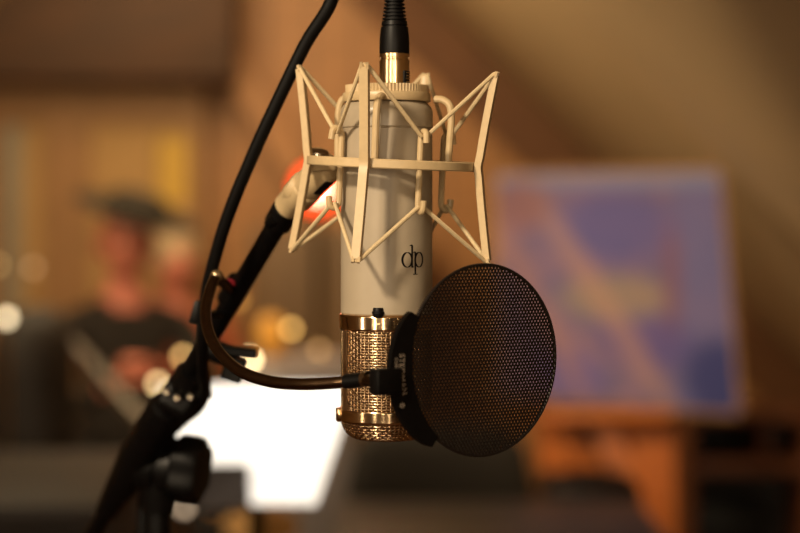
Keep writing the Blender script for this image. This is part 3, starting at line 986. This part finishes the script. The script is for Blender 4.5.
# ------------------------------------------------------------------ canvas on a wooden easel
def canvas_material():
    m = bpy.data.materials.new('blue_violet_painting')
    m.use_nodes = True
    nt = m.node_tree
    b = nt.nodes['Principled BSDF']
    b.inputs['Roughness'].default_value = 0.75
    tc = nt.nodes.new('ShaderNodeTexCoord')
    sp = nt.nodes.new('ShaderNodeSeparateXYZ')
    nt.links.new(tc.outputs['Generated'], sp.inputs[0])
    U, V = sp.outputs['X'], sp.outputs['Z']

    def mathn(op, a, b_=None, c=None):
        n_ = nt.nodes.new('ShaderNodeMath')
        n_.operation = op
        for i, q in enumerate((a, b_, c)):
            if q is None:
                continue
            if isinstance(q, (int, float)):
                n_.inputs[i].default_value = q
            else:
                nt.links.new(q, n_.inputs[i])
        return n_.outputs[0]

    def smooth(x, e0, e1):
        n_ = nt.nodes.new('ShaderNodeMapRange')
        n_.interpolation_type = 'SMOOTHSTEP'
        nt.links.new(x, n_.inputs[0])
        n_.inputs[1].default_value = e0
        n_.inputs[2].default_value = e1
        n_.inputs[3].default_value = 0
        n_.inputs[4].default_value = 1
        return n_.outputs[0]

    def blob(cu, cv, ru, rv, shear=0.0):
        du = mathn('DIVIDE', mathn('SUBTRACT', mathn('MULTIPLY_ADD', mathn('SUBTRACT', V, cv), shear, U), cu), ru)
        dv = mathn('DIVIDE', mathn('SUBTRACT', V, cv), rv)
        d = mathn('SQRT', mathn('ADD', mathn('MULTIPLY', du, du), mathn('MULTIPLY', dv, dv)))
        return smooth(d, 1.0, 0.45)
    base = nt.nodes.new('ShaderNodeTexNoise')
    base.inputs['Scale'].default_value = 6
    nt.links.new(tc.outputs['Generated'], base.inputs['Vector'])
    rp = nt.nodes.new('ShaderNodeValToRGB')
    rp.color_ramp.elements[0].position = 0.35
    rp.color_ramp.elements[0].color = (*lin((98, 84, 124)), 1)
    rp.color_ramp.elements[1].position = 0.65
    rp.color_ramp.elements[1].color = (*lin((132, 100, 124)), 1)
    nt.links.new(base.outputs[0], rp.inputs[0])
    cur = rp.outputs[0]

    def over(mask, rgb, k=1.0):
        nonlocal cur
        mx = nt.nodes.new('ShaderNodeMix')
        mx.data_type = 'RGBA'
        nt.links.new(mathn('MULTIPLY', mask, k), mx.inputs[0])
        nt.links.new(cur, mx.inputs[6])
        mx.inputs[7].default_value = (*lin(rgb), 1)
        cur = mx.outputs[2]
    over(smooth(U, 0.70, 0.80), (90, 88, 142), 0.8)
    over(blob(0.50, 0.76, 0.36, 0.22), (76, 74, 140), 0.8)
    over(blob(0.62, 0.30, 0.26, 0.18, 0.4), (80, 68, 136), 0.75)
    over(blob(0.30, 0.16, 0.20, 0.14, 0.4), (94, 80, 146), 0.7)
    over(blob(0.92, 0.14, 0.20, 0.22), (34, 40, 106), 0.92)
    over(blob(0.50, 0.47, 0.32, 0.13), (146, 130, 92), 0.5)
    over(blob(0.74, 0.55, 0.05, 0.30), (110, 74, 104), 0.8)
    over(blob(0.44, 0.46, 0.08, 0.62, 0.62), (168, 126, 112), 0.5)
    over(blob(0.16, 0.46, 0.06, 0.55, 0.5), (150, 108, 106), 0.6)
    over(smooth(V, 0.92, 0.955), (116, 118, 156), 0.9)
    over(blob(0.10, 0.86, 0.16, 0.14), (126, 86, 92), 0.8)
    nt.links.new(cur, b.inputs['Base Color'])
    return m
M_canvas = canvas_material()
DY = 4.4 + CAMY
cvA = [P(500, 396, DY), P(738, 412, DY - 0.03), P(718, 172, DY + 0.07), P(497, 176, DY + 0.07)]
cv = thing('painted_canvas', 'blue and violet abstract canvas resting on the orange wooden easel', 'painting', (cvA[0] + cvA[1]) / 2)
obj('canvas_face', slab(MB(), cvA, 0.004), M_canvas, cv)
sbm = MB()
for i in range(4):
    a, b = cvA[i] + Vector((0, 0.016, 0)), cvA[(i + 1) % 4] + Vector((0, 0.016, 0))
    sbm.tube([a, b], 0.012, sq=(0.026, 0.026))
obj('stretcher_frame', sbm, M_frame, cv)
ez = thing('easel', 'orange wooden easel with a thick mast under the blue canvas', 'easel', (P(660, 500, DY).x, DY, 0))
mst = MB()
p0, p1 = P(654, 410, DY + 0.075), P(664, 540, DY + 0.02)
mst.tube([Vector((p0.x, DY + 0.13, p0.z + 0.12)), Vector((p0.x, DY + 0.05, 0.0))], 0.05, sq=(0.045, 0.100))
obj('mast', mst, M_orange, ez)
led = MB().bbox(((cvA[0].x + cvA[1].x) / 2 - 0.03, DY - 0.004, cvA[0].z - 0.045), (0.30, 0.05, 0.020), 0.003)
obj('ledge', led, M_orange, ez)
le0, le1 = P(606, 392, DY + 0.09), P(548, 560, DY + 0.09)
for a, b in ((P(560, 384, DY + 0.1), P(548, 900, DY + 0.1)), (P(590, 388, DY + 0.1), P(640, 520, DY + 0.06))):
    if b.z < 0:
        b = a + (b - a) * (a.z / (a.z - b.z))
    obj('leg', MB().tube([a, b], 0.02, sq=(0.03, 0.055)), M_orange, ez)
obj('back_panel', slab(MB(), [P(540, 482, DY + 0.13), P(640, 482, DY + 0.13), P(640, 388, DY + 0.13), P(540, 388, DY + 0.13)], -0.012), M_orange, ez)
obj('brace', MB().tube([P(570, 400, DY + 0.11), P(612, 472, DY + 0.11)], 0.02, sq=(0.02, 0.04)), M_redwood, ez)
rl0 = P(662, 500, DY)
obj('rear_leg', MB().tube([(p0.x, DY + 0.15, p0.z + 0.05), (p0.x, DY + 0.62, 0.0)], 0.02, sq=(0.03, 0.05)), M_orange, ez)

# ------------------------------------------------------------------ dark shelf unit on the right
SY = 4.9 + CAMY
a, b = P(688, 413, SY), P(815, 413, SY)
shf = thing('shelf_unit', 'low reddish brown open shelf unit right of the easel mast', 'shelf', ((a.x + b.x) / 2, SY + 0.15, 0))
top_z, mid_z = a.z, P(700, 468, SY).z
W_ = b.x - a.x
cx_ = (a.x + b.x) / 2
obj('top_board', MB().bbox((cx_, SY + 0.16, top_z - 0.012), (W_, 0.32, 0.024), 0.003), M_redwood, shf)
obj('shelf_board', MB().bbox((cx_, SY + 0.16, mid_z), (W_ - 0.03, 0.30, 0.036), 0.003), M_redwood, shf)
obj('shelf_board', MB().bbox((cx_, SY + 0.16, mid_z - 0.32), (W_ - 0.03, 0.30, 0.030), 0.003), M_redwood, shf)
for sx in (-1, 1):
    obj('side_panel', MB().box((cx_ + sx * (W_ / 2 - 0.010), SY + 0.16, (top_z - 0.024) / 2), (0.02, 0.31, top_z - 0.024)), M_redwood, shf)
obj('back_board', MB().box((cx_, SY + 0.305, (top_z - 0.024) / 2), (W_ - 0.04, 0.012, top_z - 0.03)), M_brown, shf)
x_ = P(768, 440, SY).x
obj('divider', MB().box((x_, SY + 0.16, (mid_z + top_z) / 2), (0.016, 0.28, top_z - mid_z - 0.05)), M_redwood, shf)
bxw = 0.14
tag(obj('storage_box', MB().bbox((P(725, 440, SY).x, SY + 0.18, mid_z + 0.018 + 0.045), (0.17, 0.20, 0.09), 0.006), M_black), 'black box in the upper left bay of the shelf unit', 'box')
tag(obj('storage_box', MB().bbox((P(733, 515, SY).x, SY + 0.18, mid_z - 0.305 + 0.10), (0.22, 0.20, 0.20), 0.006), M_black), 'larger black box on the lower board of the shelf unit', 'box')

# ------------------------------------------------------------------ olive cabinet behind the boom, with small things on and before it
OY = 5.05
a, b = P(248, 228, OY), P(424, 228, OY)
cab = thing('tall_cabinet', 'plain olive brown cabinet behind the microphone, left of the canvas', 'cabinet', ((a.x + b.x) / 2, OY + 0.2, 0))
obj('carcass', MB().bbox(((a.x + b.x) / 2, OY + 0.22, a.z / 2), (b.x - a.x, 0.40, a.z), 0.008), M_olive, cab)
for s_ in (-1, 1):
    w_ = (b.x - a.x) / 2
    d_ = obj('door', MB().bbox(((a.x + b.x) / 2 + s_ * w_ / 2, OY + 0.010, a.z / 2 + 0.02), (w_ - 0.012, 0.022, a.z - 0.10), 0.004), M_olive, cab)
    obj('knob', MB().ball(((a.x + b.x) / 2 + s_ * 0.03, OY - 0.012, 0.85), 0.012), M_brass, d_)
LY = 3.45
a, b = P(238, 362, LY), P(352, 362, LY)
gb = thing('rack_case', 'pale grey case behind the lit sheets, under the round glints', 'case', ((a.x + b.x) / 2, LY + 0.15, 0))
obj('case_body', MB().bbox(((a.x + b.x) / 2, LY + 0.16, a.z / 2 + 0.02), (b.x - a.x, 0.30, a.z - 0.04), 0.01), M_lav, gb)
for sx in (-1, 1):
    for sy in (0.05, 0.27):
        obj('foot', MB().lathe([(0.018, 0), (0.018, 0.022)], 14, Matrix.Translation(((a.x + b.x) / 2 + sx * ((b.x - a.x) / 2 - 0.03), LY + sy, 0))), M_rubber, gb)

# golden blur built as an added glowing lantern on the case
lp = P(271, 328, LY + 0.12)
la = thing('amber_patch', 'small amber glowing shape added for a golden blur on the grey case, left of the mic', 'patch', (lp.x, lp.y, a.z))
M_amber = mat('amber_glow', (214, 150, 60), 0.4, emit=((236, 160, 52), 0.25))  # glowing shape put in for a golden blur
obj('added_base', MB().lathe([(0.030, a.z), (0.030, a.z + 0.008), (0.016, a.z + 0.014)], 20, Matrix.Translation((lp.x, lp.y, 0))), M_brass, la)
obj('glow_body', MB().lathe([(0.016, a.z + 0.012), (0.030, a.z + 0.03), (0.034, a.z + 0.06), (0.028, a.z + 0.09), (0.014, a.z + 0.105)], 24, Matrix.Translation((lp.x, lp.y, 0))), M_amber, la)

# ------------------------------------------------------------------ glints and LEDs on gear, built as added glowing balls
def glint(px, py, y, zbase, rgb, stren, r, label):
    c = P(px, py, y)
    t = thing('glint_point', label, 'lamp', (c.x, c.y, zbase), 'small glints built as glowing balls')
    obj('glint', MB().ball(c, r, n=16), mat('glint_glow', rgb, 0.4, emit=(rgb, stren)), t)
    obj('added_stalk', MB().tube([(c.x, c.y, zbase + 0.003), (c.x, c.y, c.z - r * 0.8)], 0.0022, 8), M_brass, t)  # thin support added under the glowing ball
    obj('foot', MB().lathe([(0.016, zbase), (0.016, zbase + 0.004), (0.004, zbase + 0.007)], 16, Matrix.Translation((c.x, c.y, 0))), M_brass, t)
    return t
CZ = a.z
glint(291, 329, LY + 0.06, CZ, (255, 200, 110), 5.0, 0.009, 'golden point of light in front of the amber patch')
glint(319, 350, LY + 0.06, CZ, (235, 185, 120), 2.0, 0.009, 'dim point of light close left of the gold grille')
glint(250, 360, LY - 0.06, 0.0, (255, 228, 170), 14.0, 0.010, 'bright cream point of light beside the black clamp block')
glint(238, 300, LY + 0.20, CZ, (240, 180, 90), 1.6, 0.010, 'faint golden point of light just right of the boom')
glint(183, 357, LY + 0.15, 0.0, (245, 195, 120), 5.0, 0.010, 'tan point of light just left of the boom')
glint(158, 384, LY + 0.32, 0.0, (250, 215, 150), 7.0, 0.010, 'cream point of light behind the clutch, lower than the tan one')
glint(33, 268, 4.65, 0.0, (235, 190, 140), 1.4, 0.010, 'faint beige point of light above the dark-haired person')
glint(7, 318, 2.66, 0.0, (250, 225, 180), 5.0, 0.010, 'whitish point of light at the left edge above dark hair')
glint(-3, 265, 4.8, 0.0, (235, 190, 120), 2.0, 0.010, 'point of light cut by the left edge, higher than the whitish one')
glint(184, 508, 2.75, 0.0, (245, 215, 180), 2.2, 0.009, 'pale point of light under the clutch knob')
glint(212, 509, 2.75, 0.0, (240, 150, 60), 0.8, 0.009, 'orange point of light below the dark grey folder')

# brass cymbal at the bottom
cy = P(262, 522, 2.3)
cym = thing('cymbal', 'brass cymbal peeking up at the bottom edge below the white sheets', 'cymbal', (cy.x, cy.y, 0))
MCY = frame(cy, (0.06, -0.42, 1))
obj('plate', MB().lathe([(0.0, 0.016), (0.012, 0.014), (0.020, 0.006), (0.03, 0.002), (0.065, -0.006), (0.068, -0.0068), (0.065, -0.0075), (0.03, 0.0), (0.0, 0.004)], 48, MCY), mat('dull_brass', (134, 98, 50), 0.55, 0.8, var=0.1, scale=60), cym)
obj('stand_rod', MB().tube([cy - Vector((0, 0, 0.004)), (cy.x, cy.y, 0.05)], 0.006, 10), M_chrome, cym)
for k in range(3):
    t = 2 * PI * k / 3
    obj('leg', MB().tube([(cy.x, cy.y, 0.2), (cy.x + 0.2 * math.cos(t), cy.y + 0.2 * math.sin(t), 0.006)], 0.006, 8), M_chrome, cym)

# red and white stage lamp behind the swivel
sl = P(317, 188, 3.9)
stg = thing('stage_lamp', 'white stage lamp with glowing red rim behind the swivel joint', 'lamp', (sl.x, sl.y, 0))
MSL = frame(sl, (0.08, -1, 0.0))
obj('housing', MB().lathe([(0.03, -0.12), (0.062, -0.10), (0.072, -0.02), (0.072, 0.002), (0.065, 0.002), (0.0645, -0.008), (0.0, -0.010)], 32, MSL), M_black, stg)
obj('lens', MB().lathe([(0.032, -0.006), (0.030, 0.002), (0.0, 0.006)], 32, MSL), mat('white_lamp_lens', (255, 240, 215), 0.4, emit=((255, 232, 190), 5.0)), stg)
obj('red_rim', MB().lathe([(0.0330, -0.004), (0.034, 0.003), (0.063, 0.003), (0.064, -0.004)], 32, MSL), mat('red_lamp_rim', (230, 50, 20), 0.4, emit=((255, 66, 14), 2.6)), stg)
obj('pole', MB().tube([sl + Vector((0, 0.07, -0.06)), (sl.x, sl.y + 0.07, 0.02)], 0.010, 10), M_blkmetal, stg)
obj('foot', MB().lathe([(0.12, 0), (0.12, 0.015), (0.02, 0.03)], 28, Matrix.Translation((sl.x, sl.y + 0.07, 0))), M_blkmetal, stg)

# ------------------------------------------------------------------ grey tripod bar at the left
g0, g1 = P(66, 338, 3.2), P(176, 456, 2.95)
gt = thing('slanted_stand', 'pale grey metal stand with a slanting bar before the seated people', 'stand', (g1.x, g1.y, 0))
obj('slanting_bar', MB().tube([g0, g1], 0.016, 12), M_grey, gt)
obj('upright', MB().tube([g1, (g1.x, g1.y, 0.02)], 0.012, 12), M_grey, gt)
obj('foot', MB().lathe([(0.13, 0), (0.13, 0.012), (0.02, 0.025)], 28, Matrix.Translation((g1.x, g1.y, 0))), M_grey, gt)

# ------------------------------------------------------------------ people, seated on stools
def skin_mesh(joints, edges, root, sub=2):
    names = list(joints)
    me = bpy.data.meshes.new('figure')
    me.from_pydata([tuple(joints[n][0]) for n in names], [(names.index(a), names.index(b)) for a, b in edges], [])
    o = bpy.data.objects.new('figure', me)
    C.objects.link(o)
    o.modifiers.new('skin', 'SKIN')
    for i, n in enumerate(names):
        sv = me.skin_vertices[0].data[i]
        r = joints[n][1]
        sv.radius = r if isinstance(r, tuple) else (r, r)
        sv.use_root = (n == root)
    md = o.modifiers.new('sub', 'SUBSURF')
    md.levels = sub
    md.render_levels = sub
    ev = o.evaluated_get(bpy.context.evaluated_depsgraph_get()).to_mesh()
    vs = [v.co.copy() for v in ev.vertices]
    fs = [tuple(p.vertices) for p in ev.polygons]
    bpy.data.objects.remove(o)
    bpy.data.meshes.remove(me)
    return vs, fs


def head_mesh(mb, c, M3, sc=1.0, mi=0, eye=3):
    """a head 0.23 m tall centred at c; M3 turns local -y (the face) where it looks"""
    vs, fs = [], []
    n, m = 28, 20
    for i in range(m + 1):
        a = PI * i / m
        for k in range(n):
            t = 2 * PI * k / n
            x, y, z = math.sin(a) * math.cos(t), math.sin(a) * math.sin(t), math.cos(a)
            wx = 0.076 if z > -0.2 else 0.076 - 0.026 * min(1, (-z - 0.2) / 0.8)
            p = Vector((x * wx, y * 0.095, z * 0.115))
            if y < 0:
                p.y *= 0.95
                if z < -0.5:
                    p.y -= 0.012 * (-z - 0.5)
            # nose, eye hollows and mouth
            p.y -= 0.024 * math.exp(-((p.x / 0.011) ** 2 + ((p.z + 0.022) / 0.020) ** 2)) if y < 0 else 0
            for s_ in (-1, 1):
                if y < 0:
                    p.y += 0.008 * math.exp(-(((p.x - s_ * 0.031) / 0.016) ** 2 + ((p.z - 0.006) / 0.011) ** 2))
            if y < 0:
                p.y -= 0.005 * math.exp(-((p.x / 0.022) ** 2 + ((p.z + 0.062) / 0.007) ** 2))
            vs.append(p)
    for i in range(m):
        for k in range(n):
            l = (k + 1) % n
            fs.append((i * n + k, (i + 1) * n + k, (i + 1) * n + l, i * n + l))
    Mx = Matrix.Translation(c) @ M3.to_4x4() @ Matrix.Scale(sc, 4)
    mb.add(vs, fs, True, Mx, mi)
    for s_ in (-1, 1):
        mb.ball((s_ * 0.077, 0.010, -0.010), 0.028, (0.35, 0.65, 1.05), 12, Mx, mi)
        mb.ball((s_ * 0.031, -0.080, 0.006), 0.0105, (1, 0.8, 0.75), 10, Mx, eye)


def person(label, seat, yaw, top_mat, hands, head_turn=0.0, scale=1.0, stool_h=0.62):
    """a seated figure; seat = point under the pelvis on the stool top, yaw 0 faces the camera (-y)"""
    Rz = Matrix.Rotation(yaw, 4, 'Z')
    Mw = Matrix.Translation(seat) @ Rz @ Matrix.Scale(scale, 4)
    J = {
        'pelvis': ((0, 0, 0.10), (0.135, 0.105)), 'waist': ((0, 0.01, 0.26), (0.125, 0.095)), 'chest': ((0, 0.0, 0.43), (0.150, 0.105)),
        'collar': ((0, 0.0, 0.54), (0.085, 0.070)), 'neck': ((0, -0.005, 0.61), (0.050, 0.052)), 'skull': ((0, -0.015, 0.69), (0.055, 0.060)),
    }
    E = [('pelvis', 'waist'), ('waist', 'chest'), ('chest', 'collar'), ('collar', 'neck'), ('neck', 'skull')]
    for s_, sd in ((-1, 'r'), (1, 'l')):
        hx, hy, hz = hands[0] if s_ < 0 else hands[1]
        sh_ = Vector((s_ * 0.185, 0.0, 0.505))
        hd_ = Vector((hx, hy, hz))
        mid = (sh_ + hd_) / 2
        dlt = (hd_ - sh_)
        L_ = dlt.length
        bend = math.sqrt(max(0.0001, 0.29 ** 2 - (L_ / 2) ** 2))
        out = Vector((s_ * 0.55, 0.25, -0.8))
        out = (out - dlt.normalized() * out.dot(dlt.normalized())).normalized()
        elb = mid + out * bend
        J['sh' + sd] = (tuple(sh_), 0.060)
        J['el' + sd] = (tuple(elb), 0.043)
        J['wr' + sd] = (tuple(hd_), (0.028, 0.024))
        fwd = (hd_ - elb).normalized()
        palm = hd_ + fwd * 0.055
        J['pa' + sd] = (tuple(palm), (0.038, 0.020))
        E += [('collar', 'sh' + sd), ('sh' + sd, 'el' + sd), ('el' + sd, 'wr' + sd), ('wr' + sd, 'pa' + sd)]
        lat = fwd.cross(Vector((0, 0, 1))).normalized()
        curl = (fwd * 0.55 - Vector((0, 0, 0.85))).normalized()
        for f in range(4):
            base = palm + fwd * 0.028 + lat * (f - 1.5) * 0.019
            l1 = (0.030, 0.036, 0.033, 0.025)[f]
            k1 = base + (fwd * 0.9 - Vector((0, 0, 0.35))).normalized() * l1
            k2 = k1 + curl * l1 * 0.9
            J['f%s%da' % (sd, f)] = (tuple(base), 0.0095)
            J['f%s%db' % (sd, f)] = (tuple(k1), 0.0085)
            J['f%s%dc' % (sd, f)] = (tuple(k2), 0.0070)
            E += [('pa' + sd, 'f%s%da' % (sd, f)), ('f%s%da' % (sd, f), 'f%s%db' % (sd, f)), ('f%s%db' % (sd, f), 'f%s%dc' % (sd, f))]
        th0 = hd_ + fwd * 0.022 - lat * s_ * 0.034
        J['t%sa' % sd] = (tuple(th0), 0.0115)
        J['t%sb' % sd] = (tuple(th0 + (fwd * 0.8 - lat * s_ * 0.6).normalized() * 0.038), 0.0095)
        E += [('wr' + sd, 't%sa' % sd), ('t%sa' % sd, 't%sb' % sd)]
        J['hip' + sd] = ((s_ * 0.095, -0.04, 0.075), 0.085)
        J['kn' + sd] = ((s_ * 0.14, -0.46, 0.06), 0.060)
        drop = stool_h / scale
        J['an' + sd] = ((s_ * 0.14, -0.42, -min(0.40, drop - 0.10)), 0.038)
        J['to' + sd] = ((s_ * 0.15, -0.57, -min(0.40, drop - 0.10) - 0.055), (0.042, 0.028))
        E += [('pelvis', 'hip' + sd), ('hip' + sd, 'kn' + sd), ('kn' + sd, 'an' + sd), ('an' + sd, 'to' + sd)]
    vs, fs = skin_mesh(J, E, 'pelvis')
    segs = []
    for a_, b_ in E:
        if a_ in ('pelvis', 'hipr', 'hipl', 'knr', 'knl', 'anr', 'anl') and b_ != 'waist':
            kind = 2
        elif a_[:2] in ('wr', 'pa') or a_[0] in 'ft' or b_ in ('neck', 'skull'):
            kind = 0
        else:
            kind = 1
        segs.append((Vector(J[a_][0]), Vector(J[b_][0]), kind))
    bm_ = MB()
    mis = []
    for f in fs:
        c = sum((vs[i] for i in f), Vector()) / len(f)
        best, bk = 9, 0
        for p_, q_, kk in segs:
            dd = q_ - p_
            t = max(0, min(1, (c - p_).dot(dd) / dd.length_squared))
            dist = (c - p_ - dd * t).length
            if dist < best:
                best, bk = dist, kk
        mis.append(bk)
    bm_.add(vs, fs, True, Mw)
    bm_.mi = mis
    M3 = (Rz.to_3x3() @ Matrix.Rotation(head_turn, 3, 'Z'))
    hc = Mw @ Vector((0, -0.030, 0.755))
    head_mesh(bm_, hc, M3, scale, 0, 3)
    root = thing('person', label, 'person', seat)
    obj('body', bm_, [M_skin, top_mat, M_trouser, M_eye], root, sharp=0)
    return root, hc, M3


def stool(x, y, h, label):
    t = thing('bar_stool', label, 'stool', (x, y, 0), 'stools under the seated people')
    obj('seat', MB().lathe([(0.15, h - 0.035), (0.16, h - 0.03), (0.16, h - 0.008), (0.15, h), (0, h)], 28, Matrix.Translation((x, y, 0))), M_brown, t)
    for k in range(4):
        q = 2 * PI * k / 4 + PI / 4
        obj('leg', MB().tube([(x + 0.10 * math.cos(q), y + 0.10 * math.sin(q), h - 0.03), (x + 0.17 * math.cos(q), y + 0.17 * math.sin(q), 0.0)], 0.013, 8), M_brown, t)
    obj('foot_ring', MB().tube([(x + 0.150 * math.cos(2 * PI * k / 24), y + 0.150 * math.sin(2 * PI * k / 24), 0.2) for k in range(24)], 0.007, 8, closed=True), M_blkmetal, t)

# the hat wearer
hp = P(131, 242, 4.3)
seat1 = Vector((hp.x - 0.02, 4.3, hp.z - 0.755))
stool(seat1.x, seat1.y, seat1.z - 0.02, 'stool under the person in the wide dark hat')
pr1, hc, M3 = person('person in a wide dark hat and dark shirt, seated with hands together', seat1, math.radians(20), M_shirt, [(-0.10, -0.30, 0.37), (0.02, -0.31, 0.40)], math.radians(-10), 1.0, seat1.z)
MH = Matrix.Translation(hc + Vector((0.030, -0.01, 0.075))) @ Matrix.Rotation(math.radians(17), 4, 'Y') @ Matrix.Rotation(math.radians(8), 4, 'X') @ Matrix.Scale(1.05, 4)
hb_ = MB()
hb_.lathe([(0.080, 0.0), (0.130, 0.0), (0.172, 0.006), (0.174, 0.012), (0.130, 0.008), (0.090, 0.007), (0.088, 0.025), (0.080, 0.050), (0.060, 0.060), (0.0, 0.056)], 40, MH)
hat = obj('hat', hb_, M_hat, pr1)
obj('hat_band', MB().lathe([(0.0885, 0.006), (0.0890, 0.010), (0.0880, 0.026), (0.0850, 0.027)], 40, MH), M_ink, hat)

# the pale-haired one further back
hp = P(174, 250, 5.28)
seat2 = Vector((hp.x, 5.28, hp.z - 0.755))
stool(seat2.x, seat2.y, seat2.z - 0.02, 'stool under the pale-haired person in red')
pr2, hc, M3 = person('pale-haired person in a faded red top behind the hat wearer', seat2, math.radians(12), M_redshirt, [(-0.10, -0.30, 0.16), (0.10, -0.30, 0.16)], 0.2, 0.95, seat2.z)
hr = MB().ball((0, 0.016, 0.022), 0.1, (0.86, 0.98, 1.02), 24, Matrix.Translation(hc) @ M3.to_4x4())
obj('hair', hr, M_palehair, pr2)

# the dark-haired one seen from behind
hp = P(32, 366, 3.05)
seat3 = Vector((hp.x, 3.05, hp.z - 0.755))
pr3, hc, M3 = person('person with long dark hair seen from behind at the left edge', seat3, math.radians(172), M_shirt, [(-0.16, -0.30, 0.14), (0.16, -0.30, 0.14)], 0.0, 1.0, max(seat3.z, 0.2))
stool(seat3.x, seat3.y, seat3.z - 0.02, 'low stool under the long dark-haired person')
Mh = Matrix.Translation(hc) @ M3.to_4x4()
hh = MB()
rows = []
for z, rx, ry, oy in ((0.128, 0.012, 0.012, 0.01), (0.122, 0.045, 0.05, 0.012), (0.10, 0.073, 0.085, 0.014), (0.05, 0.090, 0.105, 0.016), (-0.02, 0.094, 0.104, 0.022), (-0.10, 0.098, 0.088, 0.045), (-0.20, 0.110, 0.070, 0.075), (-0.30, 0.105, 0.055, 0.09), (-0.36, 0.07, 0.03, 0.10)):
    rows.append([Mh @ Vector((rx * math.cos(2 * PI * k / 28) * (1 + 0.03 * math.sin(k * 2.4)), oy + ry * (math.sin(2 * PI * k / 28) if math.sin(2 * PI * k / 28) > 0 or z > 0.06 else 0.35 * math.sin(2 * PI * k / 28)), z)) for k in range(28)])
hh.strip(rows, closed=True)
hh.f += [tuple(range(28)), tuple(range(len(hh.v) - 28, len(hh.v)))]
hh.smooth += [True] * 2
hh.mi += [0] * 2
obj('hair', hh, M_hair, pr3)
